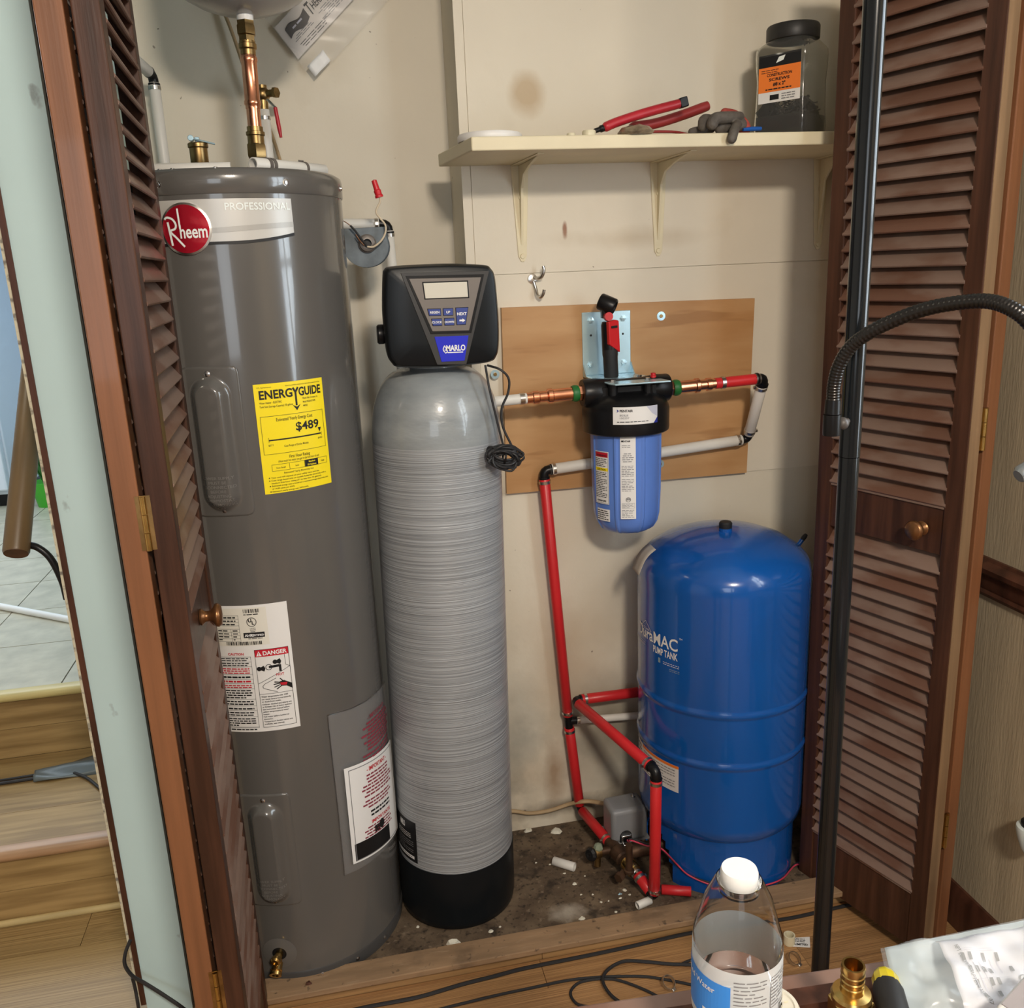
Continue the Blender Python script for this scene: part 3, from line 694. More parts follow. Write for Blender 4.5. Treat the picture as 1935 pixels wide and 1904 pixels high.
d.stroke([(-0.0095, 0.033), (-0.0085, 0.0)], 0.003, M_pearl)
d.text('heem', -0.0095, -0.0145, 0.030, M_pearl, 'l', 0.02, width=0.045)
d.build('badge_lettering', bd)
# yellow energy label
W, H = 0.1335, 0.200
em = cylmap(HX, HY, HR, 25.0, 1.1695)
def sheet(mp, u0, v0, u1, v1, lift, m, name, parent):
    b = MB(); n = max(2, int(abs(u1-u0)/0.006)); b.grid(lambda a, c: mp(u0+(u1-u0)*a, v0+(v1-v0)*c, lift), n, 6); return b.build(name, m, parent, ang=60)
el = sheet(em, -W/2, -H/2, W/2, H/2, 0.0006, M_yellow, 'energy_label', wh)
d = Decal(em, 0.0009)
K, G = M_black, mat('dark_print_on_yellow', (0.06, 0.05, 0.01), 0.5)
L_ = -W/2
d.text('U.S. Government', L_+0.006, 0.0925, 0.0036, G); d.text('Federal law prohibits removal of this label before consumer purchase', W/2-0.007, 0.0925, 0.0034, G, 'r', width=0.070)
d.text('ENERG', L_+0.0085, 0.073, 0.0215, K, 'l', 0.028, width=0.060); d.text('GUIDE', W/2-0.0065, 0.073, 0.0215, K, 'r', 0.028, width=0.0465)
uy = L_+0.0745
d.stroke([(uy-0.0045, 0.0885), (uy, 0.080), (uy, 0.056)], 0.0036, K); d.stroke([(uy+0.0055, 0.0885), (uy, 0.080)], 0.0036, K)
d.poly([(uy-0.0075, 0.0575), (uy, 0.0470), (uy+0.0075, 0.0575), (uy, 0.0535)], K)
for i, t in enumerate(('Water Heater - ELECTRIC', 'Tank Size (Storage Capacity): 30 gallons')): d.text(t, L_+0.0075, 0.0645-i*0.0068, 0.0050, G, 'l', 0.01, width=(0.040, 0.060)[i])
for i, t in enumerate(('Rheem Sales Company, Inc.', 'Model PROE30 S2 RH95', 'M0S02')): d.text(t, uy+0.013, 0.066-i*0.0068, 0.0046, G, 'l', 0.01, width=(0.032, 0.026, 0.009)[i])
d.frame(L_+0.006, -0.0275, W/2-0.006, 0.042, 0.0007, G)
d.text('Estimated Yearly Energy Cost', 0.002, 0.0315, 0.0085, G, 'c', 0.006, width=0.070)
d.text('$489', W/2-0.018, 0.0105, 0.0215, K, 'r', 0.02, width=0.047)
d.rect(L_+0.017, -0.003, W/2-0.015, -0.0006, K, 0.0004); d.poly([(W/2-0.0205, 0.0095), (W/2-0.0135, 0.0095), (W/2-0.017, 0.001)], K)
d.line(L_+0.017, -0.006, L_+0.017, 0.0035, 0.0006, G); d.line(W/2-0.0135, -0.006, W/2-0.0135, 0.001, 0.0006, G)
d.text('$371', L_+0.0155, -0.0125, 0.0048, G); d.text('$490', W/2-0.013, -0.0115, 0.0048, G, 'r'); d.text('Cost Range of Similar Models', 0.0, -0.0165, 0.0052, G, 'c', 0.006, width=0.047)
d.text('First Hour Rating', 0.004, -0.0375, 0.0082, G, 'c', 0.008, width=0.040); d.text('(How much hot water you get in the first hour of use)', 0.003, -0.0435, 0.0058, G, 'c', 0.006, width=0.080)
d.frame(L_+0.017, -0.0590, W/2-0.007, -0.0465, 0.0006, G); d.rect(0.012, -0.0592, 0.0395, -0.0463, K, 0.0005)
for u in (-0.0175, 0.0115): d.line(u, -0.059, u, -0.0465, 0.0006, G)
d.text('Very Small', -0.034, -0.0545, 0.0040, K, 'c', 0.01); d.text('Low', -0.003, -0.0545, 0.0040, K, 'c', 0.01); d.text('High', 0.050, -0.0545, 0.0040, K, 'c', 0.01)
d.text('Medium', 0.0265, -0.0515, 0.0042, M_yellow, 'c', 0.03, 0.0008); d.text('53 Gallons', 0.0258, -0.0572, 0.0042, M_yellow, 'c', 0.03, 0.0008)
d.text('Estimated Yearly Electricity Use', 0.0, -0.0652, 0.0045, G, 'c', 0.008)
for i, t in enumerate(('Your cost will depend on your utility rates and use.', 'Cost range based only on models fueled by electricity with a', 'medium first hour rating (51 to less than 75 gallons).', 'Estimated energy cost is based on a national average electricity cost', 'of 14.00 cents per kWh.', 'Estimated yearly energy use: 3493 kWh.')):
    v = -0.0718-i*0.0043-(0.0008*i)
    d.text(t, L_+0.0135, v, 0.0037, G, 'l', 0.012, width=min(0.112, 0.0018*len(t)))
    if i in (0, 1, 3, 5): d.disc(L_+0.0105, v+0.0012, 0.0011, K, n=8)
d.build('energy_print', el)
# white danger label
W, H = 0.150, 0.262
wm = cylmap(HX, HY, HR, -8.6, 0.7295)
dl = sheet(wm, -W/2, -H/2, W/2, H/2, 0.0006, M_paper, 'danger_label', wh)
d = Decal(wm, 0.0009)
M_ivory = mat('ivory_rating_paper', (0.77, 0.745, 0.66), 0.45)
B_ = W/2
d.rect(-B_+0.004, 0.050, 0.036, 0.126, M_ivory)
d.bars(-0.006, 0.116, 0.024, 0.1235, K, 4); d.greek(-0.006, 0.1105, 0.024, 0.115, 1, K, .4)
for v in (0.1115, 0.1045, 0.098, 0.0915, 0.0845, 0.078, 0.0715, 0.065, 0.0595): d.line(-B_+0.012, v, -0.0165, v, 0.0005, K)
d.line(-0.0165, 0.059, -0.0165, 0.112, 0.0005, K); d.line(-0.033, 0.059, -0.033, 0.0845, 0.0005, K)
d.greek(-B_+0.014, 0.0905, -0.020, 0.111, 3, K, .4, 3); d.greek(-B_+0.016, 0.060, -0.036, 0.084, 4, K, .35, 5); d.greek(-0.030, 0.060, -0.019, 0.084, 4, K, .35, 6)
d.disc(0.0075, 0.0975, 0.0092, K, r0=0.0080); d.text('U', 0.0045, 0.0975, 0.0095, K, 'c', 0.04); d.text('L', 0.0100, 0.0925, 0.0095, K, 'c', 0.04)
d.text('LISTED', 0.0085, 0.0835, 0.0036, K, 'c'); d.greek(0.000, 0.0765, 0.017, 0.083, 2, K, .35, 8, just='c')
d.rect(-0.010, 0.066, 0.029, 0.0765, K, 0.0004); d.text('AHRI', -0.008, 0.0685, 0.0072, M_white, 'l', 0.03, 0.0007); d.text('CERTIFIED', 0.0275, 0.069, 0.0052, M_white, 'r', 0.03, 0.0007)
d.greek(-0.002, 0.0625, 0.026, 0.0655, 1, K, .4); d.bars(-B_+0.030, 0.0515, 0.022, 0.0585, K, 9)
d.text('CAUTION', -0.0145, 0.031, 0.0068, M_red, 'r', 0.03); 
d.rect(0.0055, 0.0255, B_-0.0065, 0.0405, M_red, 0.0002); d.text('DANGER', B_-0.010, 0.0285, 0.0115, M_white, 'r', 0.03, 0.0006, width=0.044)
d.poly([(0.0085, 0.0275), (0.0185, 0.0275), (0.0135, 0.0375)], M_white, 0.0005); d.text('!', 0.0135, 0.0285, 0.0085, M_red, 'c', 0.03, 0.0007)
d.frame(0.0055, -0.1225, B_-0.0065, 0.0405, 0.0008, K); d.line(0.0055, -0.052, B_-0.0065, -0.052, 0.0007, K)
# faucet, basin and scalded hand pictogram
for u, v in ((0.012, 0.001), (0.0425, 0.0125)):
    d.disc(u-0.001, v, 0.0045, K); d.poly([(u+0.002, v+0.003), (u+0.008, v+0.006), (u+0.0105, v), (u+0.008, v-0.006), (u+0.002, v-0.003)], K)
d.disc(0.029, 0.003, 0.0062, K, r0=0.005); d.quad([(0.029, 0.0005), (0.049, 0.0015), (0.049, 0.0065), (0.029, 0.0055)], K); d.quad([(0.0475, -0.008), (0.052, -0.008), (0.052, 0.006), (0.0475, 0.006)], K, .0004)
d.text('HOT', 0.0485, -0.0165, 0.0070, M_red, 'c', 0.02)
d.stroke([(0.006, -0.030), (0.040, -0.014), (0.044, -0.012), (B_-0.007, 0.0)], 0.0008, K); d.stroke([(0.040, -0.050), (0.015, -0.040), (0.0135, -0.036), (0.018, -0.031), (0.040, -0.021)], 0.0009, K)
d.stroke([(0.060, 0.0395-0.014), (0.0605, 0.004), (B_-0.007, 0.000)], 0.0007, K)
d.poly([(0.044, -0.030), (0.054, -0.0275), (0.061, -0.032), (B_-0.007, -0.036), (B_-0.007, -0.047), (0.058, -0.040), (0.048, -0.039)], K)
d.poly([(0.046, -0.0315), (0.060, -0.0325), (0.058, -0.038), (0.048, -0.037)], M_red, 0.0006)
for a, b in (((0.046, -0.031), (0.036, -0.029)), ((0.046, -0.033), (0.034, -0.034)), ((0.046, -0.036), (0.035, -0.040)), ((0.049, -0.038), (0.039, -0.0445)), ((0.052, -0.029), (0.047, -0.0225))): d.line(*a, *b, 0.002, K)
d.text('Water temperature over 125F', 0.0085, -0.0590, 0.0046, K, 'l', 0.02, width=0.050)
for i, t in enumerate(('can cause severe burns instantly', 'or death from scalds.', 'Children, disabled and elderly are', 'at highest risk of being scalded.', 'See instruction manual before', 'setting temperature at water', 'heater.', 'Feel water before bathing or', 'showering.', 'Temperature limiting valves are', 'available, see manual.')):
    d.text(t, 0.0085, -0.0590-(i+1)*0.0052-(0.0006 if i > 1 else 0), 0.0042, K, 'l', 0.02, width=min(0.055, 0.00172*len(t)))
d.frame(-B_+0.004, -0.122, -0.002, 0.0275, 0.0006, K)
for i, (v0, v1, mm, r) in enumerate(((0.018, 0.026, K, 2), (0.008, 0.016, K, 2), (-0.008, 0.005, M_red, 3), (-0.018, -0.011, K, 1), (-0.027, -0.020, M_red, 1), (-0.038, -0.030, M_red, 2), (-0.060, -0.040, K, 4), (-0.074, -0.063, K, 2), (-0.084, -0.078, K, 1), (-0.097, -0.087, K, 2), (-0.119, -0.100, K, 4))):
    d.greek(-B_+0.006, v0, -0.004, v1, r, mm, .5, i+11); d.line(-B_+0.004, v0-0.001, -0.002, v0-0.001, 0.0005, K)
d.greek(-B_+0.010, -0.1275, -0.004, -0.1235, 1, K, .6)
d.build('danger_print', dl)
# vinyl document sleeve with two folded sheets
sv = cylmap(HX, HY, HR, 55, 0.42)
k = R2
sl_ = MB()
def slv(s, t):
    u = (-29+55*s)*k; v = -0.185+0.37*t - 0.018*s*(1-0)*1.0
    puff = 0.0035+0.003*math.sin(PI*s)*math.sin(PI*t)+0.0012*math.sin(9*s+5*t)
    return sv(u, v, puff+0.006*max(0, t-0.9)*4*(1-abs(2*s-1)))
sl_.grid(slv, 26, 30); slo = sl_.build('document_sleeve', M_film, wh, ang=80, solid=0.0006)
MB().tube([slv(0, t/20) for t in range(21)], 0.0012, 6).build('sleeve_seam', M_clear, slo)
MB().tube([slv(s/16, 1.0) for s in range(17)], 0.0014, 6).build('sleeve_seam', M_clear, slo)
def shp(s, t): return (-24+48*s)*k, -0.165+0.225*t-0.030*s
pp = MB(); pp.grid(lambda s, t: sv(*shp(s, t), 0.0088+0.0015*math.sin(3*s+2)), 22, 12); ppo = pp.build('leaflet', M_white, slo, ang=80)
d = Decal(lambda u, v, l=0: sv(*shp(u, v), 0.0088+0.0015*math.sin(3*u+2)+l), 0.0005, 0.03)
def dash(u0, v0, u1, v1, rows, m, seed, h=0.5):
    rg = random.Random(seed); dv = (v1-v0)/rows
    for i in range(rows):
        v = v1-(i+.5)*dv; w = (u1-u0)*rg.uniform(.6, 1); u = (u0+u1-w)/2; e = u+w
        while u < e: q = min(rg.uniform(.03, .09), e-u); d.rect(u, v-dv*h/2, u+q, v+dv*h/2, m); u += q+0.012
def ptext(t, u, v, w, m, hgt):
    vs, fs = text2d(t, 1.0, 0.02); x0 = min(p[0] for p in vs); x1 = max(p[0] for p in vs); d.use(m)
    d.b.add([d.map(u+((p[0]-x0)/(x1-x0)-.5)*w, v+p[1]*hgt, d.l+.0004) for p in vs], fs)
ptext('- IMPORTANT -', .52, .885, .42, M_red, .06); dash(.2, .62, .86, .86, 7, M_dkred, 3); dash(.2, .50, .80, .60, 3, M_dkred, 5); dash(.3, .40, .75, .48, 2, K, 6)
ptext('IMPORTANTE', .52, .335, .40, M_red, .05); dash(.15, .20, .80, .32, 4, M_dkred, 8)
d.quad([(.04, .02), (.66, .02), (.66, .20), (.04, .20)], K, .0002); dash(.1, .05, .6, .17, 4, M_greyprint, 9)
d.frame(.05, .02, .93, .97, .008, M_greyprint)
d.disc(.50, .27, .05, K); d.rect(.36, .22, .46, .29, K)
d.build('leaflet_print', ppo)
d = Decal(lambda u, v, l=0: slv(u, v)+Vector((HX, HY, 0))*0+hn(26+58*u)*l, 0.0012, 0.03)
ptext('- IMPORTANT -', .66, .885, .40, M_dkred, .035); dash(.34, .70, .98, .875, 8, M_dkred, 13, .6); dash(.34, .64, .9, .69, 2, M_dkred, 15, .5)
d.build('sleeve_print', slo)
# drain valve at the foot
ZD = 0.084; dm = cylmap(HX, HY, HR, -14.0, ZD); dn = hn(-14.0)
m = MB(); m.grid(lambda a, b: dm((0.0150+0.021*b)*math.cos(2*PI*a), (0.0150+0.021*b)*math.sin(2*PI*a), 0.0032-0.0026*b), 40, 4)
m.build('drain_collar', mat('collar_enamel', (0.135, 0.128, 0.12), 0.3), wh, ang=60)
m = MB(); m.grid(lambda a, b: dm(0.0152*b*math.cos(2*PI*a), 0.0152*b*math.sin(2*PI*a), 0.0016), 30, 2); m.build('drain_hole', M_black, wh)
c = hp(-14.0, ZD, 0.0)
m = MB(); m.cyl(c, c+dn*0.026, 0.0085, 18); m.lathe([(0, 0.022), (0.0095, 0.022), (0.0105, 0.025), (0.0105, 0.031), (0.007, 0.034), (0.004, 0.034), (0.004, 0.0315), (0, 0.0315)], c+Vector((0, 0, .004)), dn, 18)
ax = (Vector((0, 0, -0.55))+dn).normalized(); e = c+dn*0.016+Vector((0, 0, -0.010))
m.cyl(c+dn*0.016, e+ax*0.004, 0.0095, 16); m.lathe([(0.0, 0.010), (0.0070, 0.010), (0.0070, 0.026), (0.0125, 0.026), (0.0128, 0.020), (0.0110, 0.018), (0.0125, 0.016), (0.0110, 0.012), (0.0105, 0.0), (0, 0)], e, ax, 22)
m.build('drain_valve', M_brass, wh)
# relief valve on top
rv = pY(377, 300, 1.86); rv.z = 1.629; RVH = pY(377, 272, 1.86).z-1.629-0.048
m = MB(); m.lathe([(0, 0), (0.0135, 0), (0.0135, 0.004), (0.0165, 0.008), (0.0165, 0.040+RVH), (0.0185, 0.042+RVH), (0.0185, 0.048+RVH), (0.016, 0.050+RVH), (0, 0.050+RVH)], rv, seg=24)
m.cyl(rv+Vector((0.006, 0, 0.012)), rv+Vector((0.026, -0.012, 0.012)), 0.011, 18)
rvo = m.build('relief_valve', M_dkbrass, wh)
m = MB(); a = rv+Vector((-0.014, -0.006, 0.058+RVH)); b = rv+Vector((0.032, -0.010, 0.046+RVH)); dd = (b-a).normalized(); sd = Vector((0, 1, 0))
m.obox((a+b)/2, dd, sd, dd.cross(sd), (b-a).length, 0.010, 0.003); m.cyl(a+Vector((0.004, -0.008, -0.001)), a+Vector((0.004, 0.008, -0.001)), 0.0055, 14); m.box(rv.x-0.004, rv.x+0.004, rv.y-0.004, rv.y+0.004, rv.z+0.046+RVH, rv.z+0.06+RVH)
m.build('lever', M_zinc, rvo, bevel=0.001)

# white pipe offcuts resting on the heater top
def pipe_len(name, label, cat, a, b, ro, m, group=None, wall=0.0022, parent=None):
    a, b = Vector(a), Vector(b); L = (b-a).length; ri = ro-wall
    o = MB().lathe([(ri, 0), (ro-0.0006, 0), (ro, 0.0006), (ro, L-0.0006), (ro-0.0006, L), (ri, L), (ri, 0)], a, b-a, 24).build(name, m, parent, ang=50)
    if label: tag(o, label, cat, group)
    return o
a = pY(255, 312, 1.72); b = pY(436, 315, 1.72); a.z = b.z = 1.629+0.0105
pipe_len('pipe_offcut', 'white plastic pipe lying across the water heater top below the brass relief valve', 'pipe', a, b, 0.0100, M_pexw)
a = pY(478, 312, 1.70); b = pY(612, 322, 1.83); a.z = b.z = 1.629+0.0140
tp = thing('drain_pipe', 'open ended white plastic pipe on the water heater top under the copper riser', 'pipe', a)
pipe_len('tube', None, None, a, b, 0.0115, M_pexw, parent=tp)
dd = (b-a).normalized()
for t, mm in ((0.19, M_oldcopper), (0.245, M_oldcopper)):
    c = a+(b-a)*t; MB().lathe([(0.0118, -0.0035), (0.0132, -0.0035), (0.0132, 0.0035), (0.0118, 0.0035)], c, dd, 24).build('clip', M_greyface, tp)
c = a+(b-a)*0.70; m = MB().lathe([(0.0118, -0.003), (0.0128, -0.003), (0.0128, 0.003), (0.0118, 0.003)], c, dd, 24); m.obox(c+Vector((-0.004, 0, 0.0135)), dd, (0, 1, 0), (0, 0, 1), 0.014, 0.007, 0.003)
m.build('clip', M_greyface, tp)

# ------------------------------------------------------------------ expansion tank on its copper riser
EXY = 1.815
def ez(y): return pY(470, y, EXY).z
ex = pY(466, 60, EXY).x; exb = pY(486, 300, EXY).x
rz0 = 1.629
def ep(z): t = (z-rz0)/(ez(30)-rz0); return Vector((exb+(ex-exb)*t, EXY, z))
rs = thing('copper_riser', 'copper and brass riser standing on the water heater top', 'pipe', ep(rz0))
axr = ep(2.0)-ep(1.6)
def seg_(name, y0, y1, prof, m, seg=24):
    z0, z1 = ez(y1), ez(y0); L = z1-z0
    MB().lathe([(r, h*L) for r, h in prof], ep(z0), axr, seg).build(name, m, rs, ang=45)
seg_('lower_nut', 272, 299, [(0, 0), (0.0175, 0), (0.0185, 0.15), (0.0185, 0.9), (0.0165, 1), (0, 1)], M_dkbrass, 6)
seg_('lower_fitting', 240, 275, [(0, 0), (0.0150, 0), (0.0150, 0.5), (0.0170, 0.55), (0.0170, 0.72), (0.0145, 0.75), (0.0145, 1), (0, 1)], M_dkbrass)
seg_('copper_tube', 196, 242, [(0, 0), (0.0125, 0), (0.0125, 1), (0, 1)], M_copper)
seg_('copper_coupling', 104, 206, [(0, 0), (0.0135, 0), (0.0135, .06), (0.0152, .08), (0.0152, .14), (0.0138, .16), (0.0138, .86), (0.0152, .88), (0.0152, .95), (0.0135, .97), (0.0135, 1), (0, 1)], M_copper)
seg_('upper_fitting', 78, 106, [(0, 0), (0.0135, 0), (0.0135, .4), (0.0160, .5), (0.0160, .8), (0.0145, .85), (0.0145, 1), (0, 1)], M_dkbrass)
seg_('upper_nut', 40, 80, [(0, 0), (0.0150, 0), (0.0150, .3), (0.0175, .35), (0.0175, .75), (0.0160, .8), (0.0165, 1), (0, 1)], M_dkbrass, 6)
et = thing('expansion_tank', 'grey steel expansion tank on top of the copper riser', 'tank', ep(ez(40)))
zt = ez(29)
MB().lathe([(0, 0), (0.0135, 0), (0.0145, 0.004), (0.0145, ez(24)-ez(41)), (0, ez(24)-ez(41))], ep(ez(41)), axr, 20).build('neck', M_paper, et)
c = ep(zt)
MB().lathe([(0, 0), (0.02, 0.0), (0.05, 0.006), (0.08, 0.016), (0.105, 0.03), (0.123, 0.05), (0.132, 0.075), (0.134, 0.10), (0.134, 0.26), (0.12, 0.30), (0.07, 0.335), (0, 0.345)], (c.x, c.y, zt), seg=64).build('shell', mat('grey_tank_enamel', (0.30, 0.285, 0.27), 0.3, coat=0.3), et, ang=50)

# ------------------------------------------------------------------ pipes and cable on the recessed wall behind the heater
def clampring(parent, c, ax, r, m=M_steel, name='clamp'):
    ax = Vector(ax).normalized(); u, v, w = frame_from(ax)
    b = MB().lathe([(r, -0.0035), (r+0.0014, -0.0035), (r+0.0014, 0.0035), (r, 0.0035), (r, -0.0035)], c, ax, 22)
    b.obox(Vector(c)+u*(r+0.003), u, v, w, 0.005, 0.006, 0.006)
    b.build(name, m, parent, ang=40)
def elbow(parent, c, d1, d2, r=0.0095, L=0.024, m=M_blkplast):
    c, d1, d2 = Vector(c), Vector(d1).normalized(), Vector(d2).normalized()
    pts = [c+d1*L, c+d1*L*0.55]+[(c+d1*L*0.55*(1-t)**2+d2*L*0.55*t*t) for t in (0.25, 0.5, 0.75)]+[c+d2*L*0.55, c+d2*L]
    b = MB().tube(pts, r, 16)
    for d_ in (d1, d2): b.lathe([(0, 0), (r+0.002, 0), (r+0.002, 0.004), (0, 0.004)], c+d_*L*0.62, d_, 16)
    b.build('elbow', m, parent)
RP = 0.0115
e = pY(289, 143, 2.12); bt = pY(312, 315, 2.12); e2 = pY(235, 95, 2.02)
t1 = thing('supply_pipe', 'white pex pipe with a black elbow behind the water heater beside the brown louvred door', 'pipe', (bt.x, bt.y, 1.55))
d1_, d2_ = (bt-e).normalized(), (e2-e).normalized()
elbow(t1, e, d1_, d2_, 0.0100)
pipe_len('tube', None, None, e+d1_*0.014, Vector((bt.x, bt.y, 1.55)), RP, M_pexw, parent=t1); pipe_len('tube', None, None, e+d2_*0.014, e2+d2_*0.1, RP, M_pexw, parent=t1)
clampring(t1, e+d1_*0.024, d1_, RP)
# shut-off valve with red lever on the second pipe
vt = pY(497, 190, 2.12); vb = pY(508, 320, 2.12); vb.z = 1.60
t2 = thing('valve_pipe', 'white pex pipe with a brass ball valve and red lever behind the copper riser', 'pipe', vb)
ax = (vb-vt).normalized()
pipe_len('tube', None, None, vt+ax*0.018, vb, RP, M_pexw, parent=t2); clampring(t2, vt+ax*0.035, ax, RP)
m = MB(); m.cyl(vt+ax*0.022, vt-ax*0.03, 0.0105, 18); m.ball(vt-ax*0.012, 0.016, 18); m.cyl(vt-ax*0.012, vt-ax*0.012+Vector((0.028, -0.02, 0.0)), 0.0075, 14); vh = vt-ax*0.012+Vector((0.028, -0.02, 0.0))
m.lathe([(0, -0.004), (0.011, -0.004), (0.011, 0.004), (0, 0.004)], vh, (0.028, -0.02, 0), 6)
m.build('valve_body', M_dkbrass, t2)
m = MB(); p1_ = pY(505, 188, 2.09); p2_ = pY(520, 203, 2.08); p3_ = pY(531, 260, 2.08)
m.tube([p1_, (p1_+p2_)/2+Vector((0.002, 0, -0.002)), p2_], 0.0028, 8); lvo = m.build('lever', M_steel, t2)
MB().tube([p2_, p2_*0.3+p3_*0.7, p3_], [0.0042, 0.0045, 0.003], 10).build('grip', M_redgrip, lvo)
tc = smooth_path([pY(418, 10, 2.19), pY(438, 60, 2.185), pY(462, 130, 2.18), pY(488, 200, 2.18), pY(512, 250, 2.18), pY(532, 312, 2.17)], 6)
tag(MB().tube(tc, 0.0072, 10, flat=0.55).build('power_cable', M_tan, ang=60), 'flat tan electric cable running down the wall behind the copper riser', 'cable')

# instruction bag pinned to the wall
o = pY(593, 155, 2.196); ul = pY(497, 30, 2.196)-o; ur = pY(740, -5, 2.196)-o
bg = thing('manual_bag', 'clear plastic bag with a printed instruction sheet pinned to the wall beside the copper riser', 'bag', o)
def bagm(s, t, l=0.0): 
    q = o+ur*s+ul*t
    return q+Vector((0, -(0.004+0.006*math.sin(PI*min(1, s*1.2))*math.sin(PI*t)+0.0015*math.sin(17*s+11*t))-l, 0))
MB().grid(lambda a, b: bagm(a*1.3, b), 30, 20).build('film', M_film, bg, ang=80, solid=0.0006)
def shm(s, t, l=0.0):
    q = o+ur*(0.012+1.1*s)+ul*(0.33+0.47*t)
    return q+Vector((0, -(0.0035+0.004*math.sin(PI*min(1, s))*math.sin(PI*t))-l, 0))
so = MB().grid(lambda a, b: shm(a, b), 20, 10).build('instruction_sheet', mat('pinkish_paper', (0.72, 0.67, 0.63), 0.6), bg, ang=80)
d = Decal(lambda u, v, l=0: shm(u, v, l), 0.001, 0.04)
def stext(t, u, v, w, m, hgt):
    vs, fs = text2d(t, 1.0, 0.01); x0 = min(p[0] for p in vs); x1 = max(p[0] for p in vs); d.use(m)
    d.b.add([d.map(u+((p[0]-x0)/(x1-x0))*w, v+p[1]*hgt, d.l+.0004) for p in vs], fs)
for i in range(12):
    q0, q1 = i/12, (i+1)/12; w_ = lambda q: 0.50+0.05*math.sin(q*7)
    d.quad([(0.055+0.22*q0, w_(q0)-0.02), (0.055+0.22*q1, w_(q1)-0.02), (0.055+0.22*q1, w_(q1)+0.26), (0.055+0.22*q0, w_(q0)+0.26)], mat('charcoal_print', (0.05, 0.04, 0.035), 0.6))
dash(.08, .60, .25, .68, 1, M_lilac, 31, .6)
stext('T', .290, .50, .040, K, .50); stext('HERM COIL', .335, .56, .24, K, .28)
dash(.06, .32, .28, .46, 3, M_greyprint, 32, .4); dash(.34, .16, .80, .48, 6, M_greyprint, 33, .35); dash(.05, .06, .42, .24, 3, K, 34, .3)
d.build('sheet_print', so)
m = MB(); m.grid(lambda a, b: bagm(0.03+0.20*a, 0.02+0.16*b, 0.006+0.003*math.sin(6*a)), 6, 4); m.build('parts_packet', M_white, bg, ang=80, solid=0.0008)

# grey cover plate hanging with its wires
c = pY(691, 462, 1.97)
jp = thing('cover_plate', 'grey galvanised cover plate with loose wires hanging beside the water heater', 'electrical plate', c)
r_ = 0.0475; pts = [(c.x-0.043, c.y, c.z+0.033), (c.x+0.043, c.y, c.z+0.035)]+[(c.x+r_*math.cos(a), c.y, c.z-0.004+0.043*math.sin(a)) for a in [math.radians(q) for q in range(20, -201, -11)]]
MB().prism(pts, (0.004, 0.0035, 0)).build('plate', M_galv, jp, smooth=False, bevel=0.0008)
m = MB(); m.lathe([(0.009, 0), (0.019, 0), (0.019, 0.006), (0.016, 0.008), (0.016, 0.013), (0.011, 0.015), (0.009, 0.015), (0.009, 0)], c+Vector((0.003, 0, 0.002)), (0, -1, 0), 24); m.build('grommet', M_greyface, jp)
MB().cyl(c+Vector((0.003, -0.0005, 0.002)), c+Vector((0.003, -0.004, 0.002)), 0.0095, 18).build('hole', M_black, jp)
def wpts(l, Y): return smooth_path([pY(x, y, Y) for x, y in l], 6)
MB().tube(wpts([(693, 464), (680, 448), (672, 437), (662, 426)], 1.952), 0.0022, 8).build('black_wire', M_blkrub, jp)
MB().tube(wpts([(662, 426), (655, 421), (647, 416)], 1.952), 0.0011, 6).build('bare_end', M_copwire, jp)
MB().tube(wpts([(688, 464), (680, 455), (674, 446), (672, 443)], 1.950), 0.0013, 6).build('bare_end', M_copwire, jp)
MB().tube(wpts([(694, 466), (706, 466), (720, 455), (728, 440), (728, 425), (718, 412), (711, 402), (713, 392), (718, 382), (718, 372)], 1.950), 0.0020, 8).build('cream_wire', M_wirew, jp)
a, b = pY(717, 373, 1.950), pY(706, 339, 1.950)
nut = MB().lathe([(0, 0), (0.0085, 0), (0.0085, 0.004), (0.0072, 0.006), (0.0078, 0.014), (0.0062, 0.016), (0.0055, (b-a).length-0.002), (0, (b-a).length)], a, b-a, 14).build('wire_nut', mat('red_wire_nut', (0.62, 0.02, 0.03), 0.35), jp, ang=30)
# small pipe with elbow behind the cover plate
e = pY(733, 423, 2.12); bt = pY(746, 560, 2.13); lf = pY(648, 423, 2.12)
t3 = thing('return_pipe', 'white pex pipe with a black elbow behind the grey cover plate', 'pipe', (bt.x, bt.y, 0))
d1_, d2_ = (bt-e).normalized(), (lf-e).normalized()
elbow(t3, e, d1_, d2_, 0.0105, 0.026); pipe_len('tube', None, None, e+d1_*0.015, Vector((bt.x+0.03, bt.y, 0.001)), RP, M_pexw, parent=t3); pipe_len('tube', None, None, e+d2_*0.016, lf+d2_*0.15, RP, M_pexw, parent=t3)
clampring(t3, e+d1_*0.024, d1_, RP); clampring(t3, e+d2_*0.026, d2_, RP)

def oncyl(x, y, cx, cy, r):
    d = ray(x, y); a = d.x**2+d.y**2; b = -2*(d.x*cx+d.y*cy); c = cx*cx+cy*cy-r*r
    t = (-b-math.sqrt(max(b*b-4*a*c, 0)))/(2*a); q = EYE+d*t
    return math.degrees(math.atan2(q.x-cx, -(q.y-cy))), q.z
